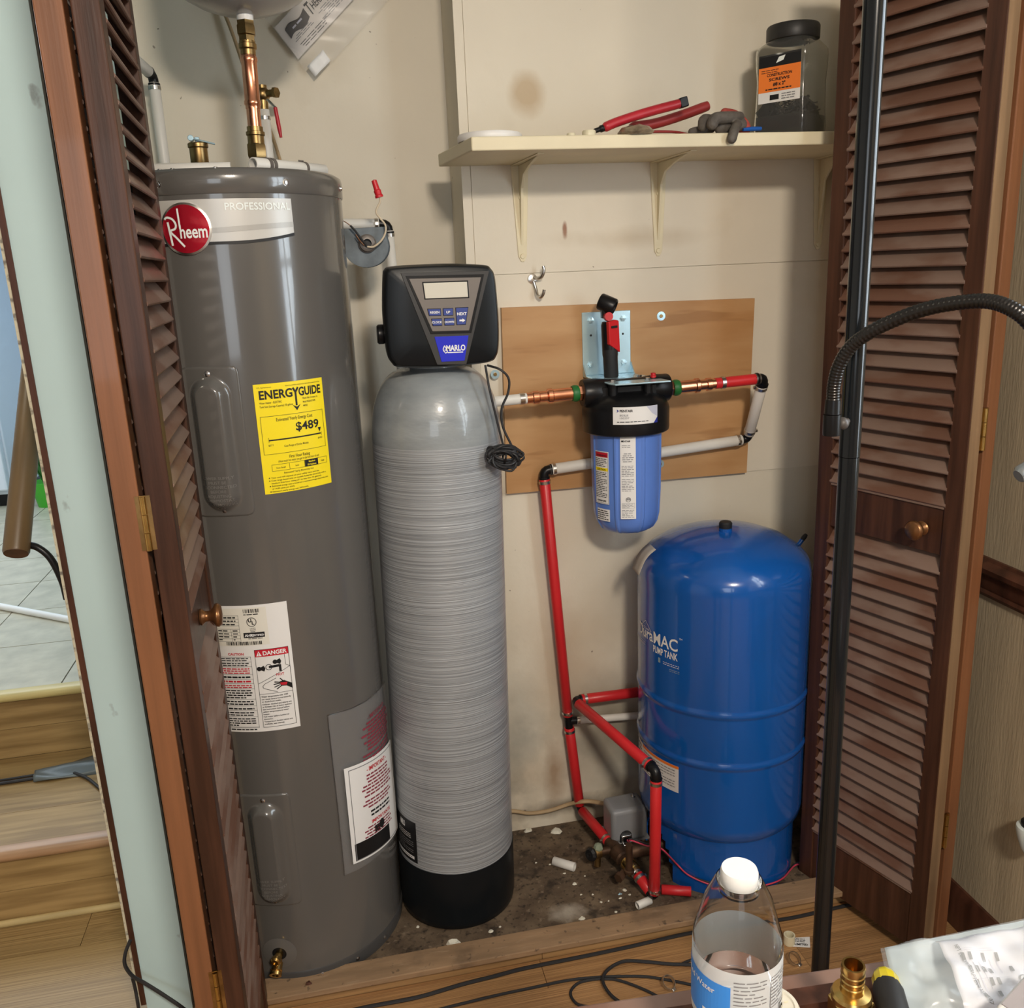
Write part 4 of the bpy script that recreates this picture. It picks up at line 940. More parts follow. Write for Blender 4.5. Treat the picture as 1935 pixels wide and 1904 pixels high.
# ================================================================== WATER SOFTENER (leans a touch to the right)
SXc, SYc, LEAN = 0.1825, 1.836, 0.0165
sf = thing('water_softener', 'slim grey fibreglass water softener tank with a black control head', 'water softener', (SXc, SYc, 0), rot=(0, LEAN, 0))
_inv = Matrix.Rotation(-LEAN, 3, 'Y')
def sl3(p): return _inv @ (Vector(p)-Vector((SXc, SYc, 0)))
SR = 0.1345
MB().lathe([(0, 0), (0.128, 0), (0.1335, 0.005), (0.1358, 0.02), (0.1362, 0.146), (0.1355, 0.150), (0.1335, 0.150), (0.1335, 0.12)], seg=96).build('base', M_satblk, sf, local=True, ang=40)
MB().lathe([(0, 0.10), (SR-0.0005, 0.10), (SR, 0.14), (SR, 1.10), (SR-0.0005, 1.115)], seg=96).build('tank', M_tanksoft, sf, local=True)
prof = [(SR-0.0003, 1.112)]+[(0.050+(SR-0.050)*math.cos(a)**0.8, 1.118+0.142*math.sin(a)) for a in [PI/2*i/14 for i in range(14)]]+[(0.052, 1.262), (0.052, 1.30), (0, 1.30)]
MB().lathe(prof, seg=96).build('dome', M_dome, sf, local=True, ang=60)
YFc = SYc-0.118
def fc(px, py, dy=0.0):
    p = sl3(pY(px, py, YFc)); return Vector((p.x, p.y+dy, p.z))
sil = [(725, 522), (728, 509), (739, 503), (787, 499.5), (850, 497.5), (917, 500), (931, 507), (938, 521), (942.5, 561), (946, 614), (945.5, 656), (941, 675), (930, 685), (892, 691), (829, 696), (758, 696), (741, 687), (732, 667), (727, 624), (724, 582)]
ol = smooth_path([(x, y, 0) for x, y in sil], 4, closed=True)
cxp, cyp = 836, 598
def ring(sc, dy, sh=(0, 0)): return [fc(cxp+sh[0]+(p.x-cxp)*sc, cyp+sh[1]+(p.y-cyp)*sc, dy) for p in ol]
m = MB(); rings = [ring(0.88, 0.135), ring(0.93, 0.125), ring(0.955, 0.060), ring(0.99, 0.050), ring(1.0, 0.040), ring(1.0, 0.022), ring(0.985, 0.010), ring(0.955, 0.002), ring(0.92, 0.0), ring(0.5, -0.0005)]
n = len(ol)
for r_ in rings: m.v += r_
for i in range(len(rings)-1):
    for k in range(n): m.f.append([i*n+k, i*n+(k+1) % n, (i+1)*n+(k+1) % n, (i+1)*n+k]); m.m.append(0)
m.f += [list(range(n)), list(range((len(rings)-1)*n, len(rings)*n))]; m.m += [0, 0]
hd_ = m.build('control_head', M_satblk, sf, local=True, ang=30)
def slab(q, y0, y1, name, mt, parent, bev=0.0006):
    b = MB(); b.hexa([fc(*q[3], y0), fc(*q[2], y0), fc(*q[1], y0), fc(*q[0], y0), fc(*q[3], y1), fc(*q[2], y1), fc(*q[1], y1), fc(*q[0], y1)])
    return b.build(name, mt, parent, smooth=False, bevel=bev, local=True)
slab([(757, 516), (924, 511.5), (881, 688), (826, 689)], 0.001, -0.0022, 'bezel', mat('charcoal_bezel', (0.035, 0.034, 0.034), 0.4), hd_)
slab([(766, 521.5), (914.5, 518), (890.5, 629), (813.5, 631)], 0.001, -0.0030, 'bezel', M_blkplast, hd_)
slab([(772.5, 526.5), (908.5, 523.5), (886, 624), (817, 626)], 0.001, -0.0036, 'faceplate', M_greyface, hd_)
slab([(797, 532.5), (884, 529.5), (886.5, 563), (801.5, 566)], 0.001, -0.0040, 'display_frame', M_blkplast, hd_)
slab([(799.5, 534.8), (881.8, 532), (884, 561), (803.5, 563.8)], 0.001, -0.0044, 'display', M_lcd, hd_)
ux_ = (fc(900, 600)-fc(800, 603.5)).normalized(); uz_ = Vector((0, -1, 0)).cross(ux_)*-1
def fmap(px, py, dy): return planemap(fc(px, py, dy), ux_, (fc(850, 560)-fc(851, 600)).normalized())
for q, t, (tx, ty), sz in (([(807.5, 584), (831.5, 583.4), (832.5, 595.6), (811, 596.2)], 'REGEN', (821, 591.8), .0058), ([(837, 583), (855, 582.4), (855.4, 595), (837.8, 595.6)], 'UP', (846.3, 591.5), .0062),
                           ([(815, 602.6), (833.6, 602), (834.4, 614.5), (818, 615)], 'CLOCK', (825.2, 610.4), .0056), ([(839.5, 601.6), (857, 601), (857.5, 613.6), (840.2, 614.2)], 'DOWN', (848.6, 609.6), .0054), ([(860.5, 581.6), (883.8, 580.6), (879, 612.4), (863, 613)], 'NEXT', (872, 595), .0072)):
    slab([(q[0][0]-1, q[0][1]-1), (q[1][0]+1, q[1][1]-1), (q[2][0]+1, q[2][1]+1), (q[3][0]-1, q[3][1]+1)], 0.001, -0.0040, 'button_well', M_blkplast, hd_)
    bt_ = slab(q, 0.001, -0.0052, 'button', M_btn, hd_); d = Decal(fmap(tx, ty, -0.0052), 0.0003)
    d.text(t, 0, 0, sz, M_white, 'c', 0.025)
    if t == 'NEXT': d.poly([(-0.005, -0.0082), (0.001, -0.0082), (0.001, -0.0062), (0.0062, -0.0098), (0.001, -0.0134), (0.001, -0.0114), (-0.005, -0.0114)], M_white)
    d.build('button_text', hd_, local=True)
bo = slab([(820.5, 636), (885, 633.4), (877.5, 681), (834, 683.4)], 0.001, -0.0032, 'brand_badge', M_badgeblue, hd_)
d = Decal(fmap(857, 661, -0.0032), 0.0004)
d.text('MARLO', 0.004, -0.001, 0.0150, M_white, 'c', 0.035, width=0.037); d.rect(-0.012, -0.0052, 0.018, -0.0034, M_white, 0.0003)
d.stroke([(-0.0165, -0.004), (-0.0195, -0.001), (-0.0205, 0.003), (-0.0175, 0.0095), (-0.0145, 0.003), (-0.0155, 0.0), (-0.018, 0.001)], 0.0017, M_white); d.stroke([(-0.0165, -0.0055), (-0.0125, -0.003), (-0.012, 0.003)], 0.0017, M_white)
d.build('badge_print', hd_, local=True)
kc = fc(722.5, 635, 0.055); MB().lathe([(0, 0), (0.017, 0), (0.019, 0.003), (0.019, 0.012), (0.016, 0.015), (0, 0.015)], kc+Vector((0.008, 0, 0)), (-1, 0, 0), 24).build('side_knob', M_blkplast, sf, local=True)
# black data label low on the tank
sm_ = cylmap(0, 0, SR, -67, 0.213)
k_ = SR*PI/180
b = MB(); b.grid(lambda s, t: sm_((-20+40*s)*k_, -0.052+0.104*t, 0.0006), 12, 3); lo = b.build('data_label', M_black, sf, local=True)
d = Decal(sm_, 0.0009, 0.006)
d.text('MARLO', -4*k_, 0.030, 0.020, M_white, 'l', 0.03, width=0.020); d.greek(-10*k_, 0.006, 14*k_, 0.020, 3, M_white, .25, 3); d.greek(-10*k_, -0.030, 17*k_, 0.002, 6, M_greyprint, .3, 5); d.rect(-16*k_, -0.0445, 16*k_, -0.037, M_white); d.greek(-15*k_, -0.043, 15*k_, -0.0385, 1, M_black, .4, 8)
d.build('label_print', lo, local=True)
# power cord hanging from the head, tied in a bundle
cdY = 1.722
cw = [pY(917, 690, 1.74), pY(925, 735, cdY), pY(938, 790, cdY), pY(948, 830, cdY), pY(953, 850, cdY)]
cwA = [sl3(p) for p in smooth_path(cw, 8)]
cw = [pY(921, 690, 1.74), pY(945, 698, cdY), pY(961, 715, cdY), pY(960, 742, cdY), pY(948, 772, cdY), pY(950, 805, cdY), pY(966, 840, cdY), pY(972, 852, cdY)]
pc = MB().tube(cwA, 0.0024, 8).tube([sl3(p) for p in smooth_path(cw, 8)], 0.0024, 8).build('power_cord', M_cable, sf, local=True)
ctr = pY(953, 864, cdY-0.010); rg = random.Random(3); pts = []
for i in range(16):
    a0 = math.radians(-14+rg.uniform(-22, 22)); rx, rz = 0.032+rg.uniform(-0.009, 0.004), 0.015+rg.uniform(-0.006, 0.005); off = Vector((rg.uniform(-.004, .004), rg.uniform(-0.009, 0.009), rg.uniform(-.006, .006)))
    for k in range(10):
        a = 2*PI*k/10; p = Vector((rx*math.cos(a), 0.006*math.sin(a*2+i), rz*math.sin(a)))
        pts.append(ctr+off+Vector((p.x*math.cos(a0)-p.z*math.sin(a0), p.y, p.x*math.sin(a0)+p.z*math.cos(a0))))
MB().tube([sl3(p) for p in smooth_path(pts, 4)], 0.0024, 7).build('bundle', M_cable, pc, local=True)
MB().lathe([(0.0135, -0.002), (0.0150, -0.002), (0.0150, 0.002), (0.0135, 0.002), (0.0135, -0.002)], sl3(ctr), (1, 0, -.2), 14).build('tie', M_blkplast, pc, local=True)

# ================================================================== PLYWOOD BOARD, HOOK
a, b_, c_, d_ = pY(945, 581, YW), pY(1420, 563, YW), pY(1405, 890, YW), pY(955, 930, YW)
BF = YW-0.0175
pb = thing('plywood_board', 'reddish brown plywood board screwed to the cream closet wall', 'board', ((a.x+c_.x)/2, YW, c_.z))
MB().prism([(d_.x, BF, d_.z), (c_.x, BF, c_.z), (b_.x, BF, b_.z), (a.x, BF, a.z)], (0, 0.0145, 0)).build('panel', M_ply, pb, smooth=False)
for x, y in ((935.5, 707), (1249, 597), (1247, 876)):
    c = pY(x, y, BF); w = MB().lathe([(0, 0), (0.0105, 0), (0.0105, 0.0012), (0.004, 0.0014), (0, 0.0014)], c, (0, -1, 0), 20).build('washer', M_zinc, pb)
    MB().lathe([(0, 0.001), (0.0045, 0.001), (0.0042, 0.003), (0.002, 0.0034), (0, 0.0026)], c, (0, -1, 0), 12).build('screw_head', M_dkbrass, w)
HYk = YW-0.003
hk = thing('coat_hook', 'small aged metal double coat hook on the wall left above the plywood board', 'hook', pY(1012, 560, HYk))
c = pY(1006, 527, HYk)
MB().lathe([(0, 0), (0.0115, 0), (0.0105, 0.0025), (0.006, 0.004), (0, 0.0042)], c, (0, -1, 0), 20).build('plate', M_steel, hk)
MB().tube(smooth_path([c+Vector((0.004, -0.003, 0.003)), c+Vector((0.010, -0.014, 0.001)), c+Vector((0.017, -0.024, 0.006)), c+Vector((0.021, -0.027, 0.018)), c+Vector((0.020, -0.026, 0.027))], 6), [0.004]*25, 10).build('upper_prong', M_steel, hk)
MB().tube(smooth_path([c+Vector((0.002, -0.002, -0.006)), c+Vector((0.006, -0.005, -0.022)), c+Vector((0.008, -0.012, -0.036)), c+Vector((0.013, -0.022, -0.040)), c+Vector((0.017, -0.030, -0.033)), c+Vector((0.019, -0.032, -0.024))], 6), 0.0038, 10).build('lower_prong', M_steel, hk)

# ================================================================== WALL SHELF AND WHAT IS ON IT
SZ0, SZ1, SYF = 1.6675, 1.6930, 1.780
sh = thing('wall_shelf', 'cream painted wall shelf on metal brackets above the plywood board', 'shelf', (0.72, YW, 1.46))
MB().prism([(0.264, YW-0.004, SZ0), (0.2965, SYF, SZ0), (1.203, SYF, SZ0), (1.203, YW-0.004, SZ0)], (0, 0, SZ1-SZ0)).build('board', M_shelfpaint, sh, smooth=False, bevel=0.0025)
for x in (0.442, 0.764, 1.168):
    b = MB(); y1 = YW-0.0045; zb = 1.462
    b.prism([(x-0.020, y1, SZ0), (x+0.020, y1, SZ0), (x+0.0095, y1, zb+0.012), (x+0.0035, y1, zb), (x-0.0035, y1, zb), (x-0.0095, y1, zb+0.012)], (0, -0.0022, 0))
    b.prism([(x-0.020, y1, SZ0), (x+0.020, y1, SZ0), (x+0.007, y1-0.205, SZ0), (x-0.007, y1-0.205, SZ0)], (0, 0, -0.0022))
    pts = [(x-0.003, y1-0.002, SZ0-0.002), (x-0.003, y1-0.002, zb+0.035), (x-0.003, y1-0.010, zb+0.075), (x-0.003, y1-0.022, SZ0-0.050), (x-0.003, y1-0.048, SZ0-0.024), (x-0.003, y1-0.10, SZ0-0.013), (x-0.003, y1-0.17, SZ0-0.004)]
    b.prism(pts, (0.006, 0, 0)); bo = b.build('bracket', M_shelfpaint, sh, smooth=False, bevel=0.0008)
    for z in (zb+0.012, 1.60): MB().lathe([(0.006, 0), (0.005, 0.0025), (0, 0.003)], (x, y1-0.002, z), (0, -1, 0), 12).build('screw_head', M_shelfpaint, bo)
c = pY(925, 250, 1.862); c.z = SZ1
tag(MB().lathe([(0, 0), (0.063, 0), (0.0645, 0.002), (0.0645, 0.011), (0.062, 0.014), (0.054, 0.0145), (0.052, 0.013), (0, 0.013)], c, seg=48).build('tub_lid', mat('white_plastic_lid', (0.82, 0.80, 0.77), 0.35), ang=40), 'round white plastic lid lying on the shelf end', 'lid')
for x, y, r, h, lb in ((1113, 252, 0.0135, 0.0105, 'small cream plastic plug on the shelf touching the red pliers tip'), (1079, 254, 0.0085, 0.006, 'tiny cream plastic disc on the shelf near the red pliers')):
    c = pY(x, y, 1.80); c.z = SZ1
    tag(MB().lathe([(0, 0), (r, 0), (r, h*.8), (r*.9, h), (0, h)], c, seg=20).build('plastic_plug', M_cream), lb, 'plug')
# red handled tool
pl = thing('crimping_tool', 'red handled crimping tool lying on the wall shelf', 'tool', (0.72, 1.83, SZ1))
def hnd(p, Y, rad, fl, name, mt, n=6): 
    return MB().tube(smooth_path([pY(x, y, Y) for x, y in p], n), rad, 12, flat=fl).build(name, mt, pl, ang=60)
n1 = [0.0095, 0.0115, 0.0125, 0.0125, 0.0122, 0.012, 0.012, 0.012, 0.012]
hnd([(1140, 242), (1165, 231), (1220, 213), (1283, 196)], 1.815, [0.0085]+[0.0115]*17+[0.011], 0.8, 'handle', M_redgrip)
hnd([(1116, 250), (1128, 246), (1141, 241.5)], 1.815, [0.004]*4+[0.006]*5+[0.0085]*4, 0.8, 'handle_tip', M_blkplast)
m = MB(); a, b = pY(1283, 196, 1.815), pY(1298, 191.5, 1.815); dd = (b-a).normalized(); m.obox((a+b)/2, dd, (0, 1, 0), dd.cross(Vector((0, 1, 0))), (b-a).length, 0.017, 0.019); m.build('handle_end', M_blkplast, pl, bevel=0.002)
hnd([(1190, 240), (1235, 234), (1285, 219), (1337, 200)], 1.87, [0.008]+[0.0135]*17+[0.0125], 0.75, 'handle', mat('dull_red_grip', (0.33, 0.03, 0.03), 0.5))
hnd([(1215, 249), (1270, 249), (1300, 254)], 1.87, 0.0045, 0.6, 'handle', mat('dull_red_grip', (0.33, 0.03, 0.03), 0.5))
MB().lathe([(0, 0), (0.010, 0), (0.010, 0.012), (0, 0.012)], pY(1190, 247, 1.86)+Vector((0, 0.01, 0)), (0, -1, 0), 16).build('pivot', M_steel, pl)
# small crumpled packet under the handles
c = pY(1200, 250, 1.80); c.z = SZ1
rg = random.Random(9); m = MB()
m.lathe([(0, 0), (0.030, 0), (0.036, 0.005), (0.028, 0.014), (0.012, 0.018), (0, 0.018)], c, seg=14)
for v in m.v: v += Vector((rg.uniform(-.004, .004), rg.uniform(-.003, .003), rg.uniform(-.002, .002) if v.z > SZ1+0.001 else 0))
tag(m.build('parts_packet', mat('brown_packet_film', (0.22, 0.17, 0.11), 0.25, var=0.4, vscale=60, spec=0.8), ang=25), 'small crumpled brown packet on the shelf under the red tool handles', 'packet')
# work glove draped over the shelf edge
gl = thing('work_glove', 'red and grey rubber palmed work glove hanging over the shelf edge', 'glove', (0.87, 1.80, SZ1))
def capsule(m, P, R): m.tube(smooth_path(P, 5), R, 12, caps=True); m.ball(P[0], R if not isinstance(R, list) else R[0], 12); m.ball(P[-1], R if not isinstance(R, list) else R[-1], 12)
m = MB()
def g(x, y, Y): return pY(x, y, Y)
capsule(m, [g(1396, 222, 1.83), g(1375, 222, 1.80), g(1352, 224, 1.785), g(1346, 234, 1.785)], 0.0118)
capsule(m, [g(1372, 232, 1.83), g(1350, 228, 1.82), g(1331, 226, 1.81), g(1328, 238, 1.81)], 0.0105)
capsule(m, [g(1345, 244, 1.835), g(1318, 246, 1.83), g(1307, 249, 1.83)], 0.0075)
capsule(m, [g(1393, 235, 1.80), g(1388, 245, 1.775), g(1383, 262, 1.766)], 0.0098)
capsule(m, [g(1400, 235, 1.83), g(1380, 240, 1.82), g(1362, 243, 1.81)], 0.0125)
go = m.build('grip', M_gloveg, gl, ang=180)
r = go.modifiers.new('merge', 'REMESH'); r.mode = 'VOXEL'; r.voxel_size = 0.0016; r.use_smooth_shade = True
m = MB(); capsule(m, [g(1370, 214, 1.85), g(1388, 218, 1.85), g(1404, 232, 1.84), g(1410, 243, 1.835)], 0.0105); capsule(m, [g(1392, 232, 1.86), g(1402, 240, 1.84)], 0.013)
go = m.build('knit_back', M_glover, gl, ang=180); r = go.modifiers.new('merge', 'REMESH'); r.mode = 'VOXEL'; r.voxel_size = 0.0016; r.use_smooth_shade = True
MB().tube([g(1404, 245, 1.815), g(1420, 243.5, 1.815), g(1437, 243, 1.82)], [0.004, 0.0055, 0.005], 10, flat=0.8).build('hem', M_glovebl, gl)
# screw jar
JW = 0.118; jc = pY(1492, 247, 1.893); jc.z = SZ1; th = math.radians(37.6)
jr = thing('screw_jar', 'clear square plastic jar with a black lid and orange label on the shelf', 'jar', jc)
ju = Vector((math.cos(th), math.sin(th), 0)); jv = Vector((-math.sin(th), math.cos(th), 0))   # front corner is at -ju... see below
jtop = pY(1492, 66, 1.893).z-SZ1
def jprof(t):  # half width along height 0..1
    w = [(0, .455), (.03, .49), (.12, .50), (.30, .485), (.55, .475), (.72, .495), (.80, .50), (.86, .49), (.93, .42), (.97, .36), (1, .355)]
    for (a, b), (c, e) in zip(w, w[1:]):
        if a <= t <= c: return b+(e-b)*(t-a)/(c-a)
    return .355
def jring(t, sc=1.0):
    h = jprof(t)*JW*sc; rc = (0.012 if t < .88 else 0.012+(h-0.012)*min(1, (t-.88)/.09)); out = []
    for qx, qy, a0 in ((1, 1, 0), (-1, 1, 90), (-1, -1, 180), (1, -1, 270)):
        for k in range(6):
            a = math.radians(a0+90*k/5); out.append((qx*(h-rc)+rc*math.cos(a), qy*(h-rc)+rc*math.sin(a)))
    return [jc+ju*x+jv*y+Vector((0, 0, jtop*t)) for x, y in out]
ts = [0, .03, .08, .12, .2, .3, .42, .55, .65, .72, .8, .86, .9, .93, .96, 1]
m = MB(); n = 24
R_ = [jring(t) for t in ts]+[jring(t, .975) for t in reversed([.012]+ts[1:])]
for q in R_: m.v += q
for i in range(len(R_)-1):
    for k in range(n): m.f.append([i*n+k, i*n+(k+1) % n, (i+1)*n+(k+1) % n, (i+1)*n+k]); m.m.append(0)
m.f += [list(range(n)), list(range((len(R_)-1)*n, len(R_)*n))]; m.m += [0, 0]
m.build('body', M_jar, jr, ang=35)
m = MB().lathe([(0.046, jtop-0.012), (0.0535, jtop-0.012), (0.0545, jtop-0.010), (0.0545, jtop+0.013), (0.052, jtop+0.017), (0.045, jtop+0.0185), (0, jtop+0.0185)], jc, seg=48); m.build('lid', mat('black_ribbed_lid', (0.02, 0.019, 0.018), 0.45), jr, ang=35)
lbm = planemap(jc-ju*(JW*0.4885)+Vector((0, 0, jtop*.56)), -jv, (0, 0, 1))
b = MB(); b.add([lbm(u, v, 0.0008) for u, v in ((-.046, -.045), (.046, -.045), (.046, .048), (-.046, .048))], [(0, 1, 2, 3)]); lo = b.build('label', M_paper, jr)
d = Decal(lbm, 0.0012); d.rect(-.046, .024, .046, .048, M_blkplast); d.rect(-.046, -.024, .046, .024, M_orange)
d.poly([(-.008, .030), (.008, .034), (.012, .043), (-.002, .041)], M_pearl); d.text('CONSTRUCTION', 0, .006, .0075, K, 'c', .03, width=.055); d.text('SCREWS', 0, -.003, .0075, K, 'c', .03, width=.045); d.text('#8 x 2"', 0, -.013, .0090, K, 'c', .04); d.greek(-.03, -.022, .03, -.016, 1, K, .4); d.greek(-.04, .012, .0, .020, 2, K, .3, 5); d.rect(-.02, -.040, .0, -.030, K); d.greek(.006, -.042, .038, -.028, 3, M_greyprint, .4, 6)
d.build('label_print', lo)
m = MB(); rg = random.Random(21)
def jhalf(z): return jprof(min(1, max(0, z/jtop)))*JW*0.93
m.grid(lambda a, b: jc+ju*((a-.5)*2*jhalf(0.04))+jv*((b-.5)*2*jhalf(.04))+Vector((0, 0, 0.05+0.018*math.sin(5*a+2*b)+0.012*math.sin(11*b))), 10, 10)
m.obox(jc+Vector((0, 0, 0.024)), ju, jv, (0, 0, 1), 0.106, 0.106, 0.042)
for i in range(420):
    z = rg.uniform(0.012, 0.078)*rg.uniform(.6, 1); hw = jhalf(z)-0.006; c = jc+ju*rg.uniform(-hw, hw)*.9+jv*rg.uniform(-hw, hw)*.9+Vector((0, 0, z))
    dr = Vector((rg.uniform(-1, 1), rg.uniform(-1, 1), rg.uniform(-.4, 1))).normalized(); L = 0.020
    m.tube([c-dr*L/2, c+dr*L/2*.7, c+dr*L/2], [0.0012, 0.0018, 0.0002], 5); m.lathe([(0, 0), (0.0036, 0), (0.001, 0.003)], c-dr*L/2, dr, 6)
s_ = m.build('screws', mat('black_phosphate_screws', (0.016, 0.014, 0.014), 0.4, 0.4), smooth=False); tag(s_, 'heap of black screws inside the clear square jar', 'screws', kind='stuff')

# ================================================================== WATER FILTER ON THE BOARD
FX, FY = 0.637, 1.898
fz = lambda y: pY(1180, y, FY).z
ft = thing('water_filter', 'blue canister water filter with a black head hung from a zinc bracket', 'water filter', (FX, FY, fz(998)))
zc1, zc0, zs1, zs0 = fz(745), fz(812), fz(806), fz(997)
# sump with ribs
m = MB(); nseg = 128; prof = [(0.0, zs0+0.004), (0.030, zs0+0.003), (0.046, zs0), (0.052, zs0+0.002), (0.062, zs0+0.009), (0.071, zs0+0.024), (0.0755, zs0+0.044), (0.0785, zs0+0.10), (0.0800, zs1-0.02), (0.0805, zs1+0.01)]
vs, rows = [], []
for i, (r, z) in enumerate(prof):
    row = []
    if r == 0: row = [len(vs)]*nseg; vs.append((FX, FY, z))
    else:
        for k in range(nseg):
            a = 2*PI*k/nseg; ph = (math.degrees(a)+38) % 45; rib = 0.0022 if ph < 5.2 else 0.0
            row.append(len(vs)); vs.append((FX+(r+rib)*math.sin(a), FY-(r+rib)*math.cos(a), z))
    rows.append(row)
fs = []
for A, B in zip(rows, rows[1:]):
    for k in range(nseg):
        l = (k+1) % nseg; fs.append((A[k], B[l], B[k]) if A[k] == A[l] else (A[k], A[l], B[l], B[k]))
sump = m.add(vs, fs).build('canister', M_bigblue, ft, ang=25)
m = MB().lathe([(0.070, zc0+0.004), (0.0925, zc0), (0.0965, zc0+0.003), (0.0975, zc0+0.010), (0.0975, zc1-0.030), (0.0955, zc1-0.022), (0.088, zc1-0.008), (0.070, zc1+0.002), (0.045, zc1+0.010), (0, zc1+0.010)], (FX, FY, 0), seg=72)
hdo = m.build('head', M_blkplast, ft, ang=35)
pz = fz(737); zpl = fz(717)
m = MB(); m.lathe([(0.017, 0), (0.029, 0), (0.031, 0.004), (0.031, 0.035), (0.027, 0.060), (0.027, 0.142), (0.031, 0.167), (0.031, 0.198), (0.029, 0.202), (0.017, 0.202)], (FX-0.101, FY, pz), (1, 0, 0), 32)
m.box(FX-0.062, FX+0.062, FY-0.03, FY+0.03, pz-0.03, zpl-0.012)
for sx, sy in ((-.04, -.035), (.04, -.035), (-.04, .035), (.04, .035)): m.cyl((FX+sx, FY+sy, zc1-0.012), (FX+sx, FY+sy, zpl-0.0035), 0.0105, 16)
m.build('port_block', M_blkplast, ft, ang=40)
# zinc bracket
zt_ = pY(1145, 588, BF).z; X0, X1 = pY(1100, 650, BF).x, pY(1191, 650, BF).x
bk = MB(); bk.box(X0, X1, BF-0.003, BF, zpl, zt_); bk.prism([(X0, BF, zpl), (X0+0.012, FY-0.045, zpl), (FX-0.045, FY-0.068, zpl), (FX+0.082, FY-0.068, zpl), (FX+0.072, FY+0.02, zpl), (X1, BF, zpl)], (0, 0, -0.0035))
bko = bk.build('bracket', M_zinc, ft, smooth=False, bevel=0.0012)
for x, y in ((1116, 605), (1177, 601), (1116, 689), (1178, 685)):
    c = pY(x, y, BF-0.003); MB().lathe([(0, 0), (0.0085, 0), (0.0085, 0.001), (0.006, 0.0012), (0.006, 0.005), (0, 0.0058)], c, (0, -1, 0), 6).build('bolt', M_zinc, bko, smooth=False)
for x, y in ((1116.5, 633.5), (1177, 630.5)):
    MB().cyl(pY(x, y, BF-0.0030), pY(x, y, BF-0.0030)+Vector((0, -0.0006, 0)), 0.0026, 12).build('bolt_hole', M_black, bko)
for sx, sy in ((-.04, -.035), (.04, -.035), (.04, .02)):
    MB().lathe([(0, 0), (0.0075, 0), (0.0075, 0.0012), (0.0055, 0.0014), (0.0055, 0.006), (0, 0.0065)], (FX+sx, FY+sy, zpl), (0, 0, 1), 6).build('bolt', M_screw, bko, smooth=False)
MB().lathe([(0, 0), (0.007, 0), (0.007, 0.006), (0.0055, 0.007), (0.0055, 0.012), (0, 0.013)], (FX+0.062, FY-0.01, zpl), (0, 0, 1), 16).build('pressure_button', M_pexr, ft)
for sx in (-1, 1): MB().prism([(FX+sx*0.058-0.006, BF-0.003, zpl), (FX+sx*0.058-0.006, BF-0.028, zpl), (FX+sx*0.058-0.006, BF-0.003, zpl+0.026)], (0.003, 0, 0)).build('gusset', M_zinc, bko, smooth=False)
# labels
def cyl_label(px, py, r, w, h, name, parent, mt=M_paper):
    a, z = oncyl(px, py, FX, FY, r); mp = cylmap(FX, FY, r, a, z); return sheet(mp, -w/2, -h/2, w/2, h/2, 0.0006, mt, name, parent), Decal(mp, 0.0010, 0.005)
lo, d = cyl_label(1203, 785, 0.0976, 0.102, 0.038, 'head_label', hdo)
d.text('PENTAIR', -0.036, 0.0085, 0.0072, K, 'l', 0.025, width=0.028); d.poly([(-0.043, 0.0135), (-0.0405, 0.0135), (-0.038, 0.011), (-0.0405, 0.0085), (-0.043, 0.0085), (-0.0405, 0.011)], M_dkblue)
d.text('BIG BLUE', -0.036, -0.0005, 0.0055, M_greyprint, 'l', 0.01, width=0.018); d.text('150237', -0.036, -0.0065, 0.0055, M_greyprint, 'l', 0.0, width=0.020); d.greek(-0.042, -0.0155, 0.030, -0.0105, 1, K, .3)
d.quad([(0.022, 0.019), (0.051, 0.019), (0.051, -0.006), (0.036, 0.003)], M_lilac); d.poly([(0.051, -0.019), (0.051, -0.006), (0.040, -0.019)], M_dkblue)
d.build('head_print', lo)
lo, d = cyl_label(1187, 904, 0.0806, 0.034, 0.186, 'spec_label', sump)
d.text('PENTAIR', -0.004, 0.082, 0.0048, K, 'c', .03); d.disc(-0.0125, 0.0838, 0.002, K); d.greek(-0.013, 0.069, 0.006, 0.076, 2, M_greyprint, .35, 2)
for i, (v0, v1, r) in enumerate(((0.036, 0.058, 5), (0.004, 0.030, 7), (-0.030, 0.0, 8))): d.greek(-0.014, v0, 0.014, v1, r, M_greyprint, .35, i+3, just='c' if i == 0 else 'l')
d.disc(0.0, -0.048, 0.0055, K, r0=0.0046); d.rect(-0.0035, -0.0495, 0.0035, -0.0455, K); d.text('NSF', 0, -0.0488, 0.003, M_white, 'c', .02, .0007); d.frame(-0.014, -0.068, 0.014, -0.056, 0.0004, M_greyprint); d.greek(-0.013, -0.067, 0.013, -0.057, 4, M_greyprint, .35, 8); d.greek(-0.014, -0.090, 0.014, -0.071, 6, M_greyprint, .35, 9)
d.build('spec_print', lo)
lo, d = cyl_label(1137, 902, 0.0803, 0.040, 0.120, 'warning_label', sump)
d.rect(-0.018, 0.047, 0.018, 0.0575, M_red); d.rect(-0.018, 0.016, 0.018, 0.023, M_yellow); d.text('CAUTION', 0, 0.0172, 0.0055, K, 'c', .02); d.text('WARNING', 0, 0.049, 0.0062, K, 'c', .02); d.greek(-0.017, 0.025, 0.017, 0.045, 5, K, .35, 3); d.greek(-0.017, -0.046, 0.017, 0.014, 15, K, .35, 4); d.text('EVERPURE', 0, -0.0545, 0.0050, K, 'c', .03, width=.026); d.frame(-0.0185, -0.058, 0.0185, 0.0585, 0.0005, M_greyprint)
d.build('warning_print', lo)
lo, d = cyl_label(1140, 972, 0.0775, 0.038, 0.028, 'notice_label', sump); d.greek(-0.017, -0.012, 0.017, 0.012, 5, K, .4, 5); d.build('notice_print', lo)

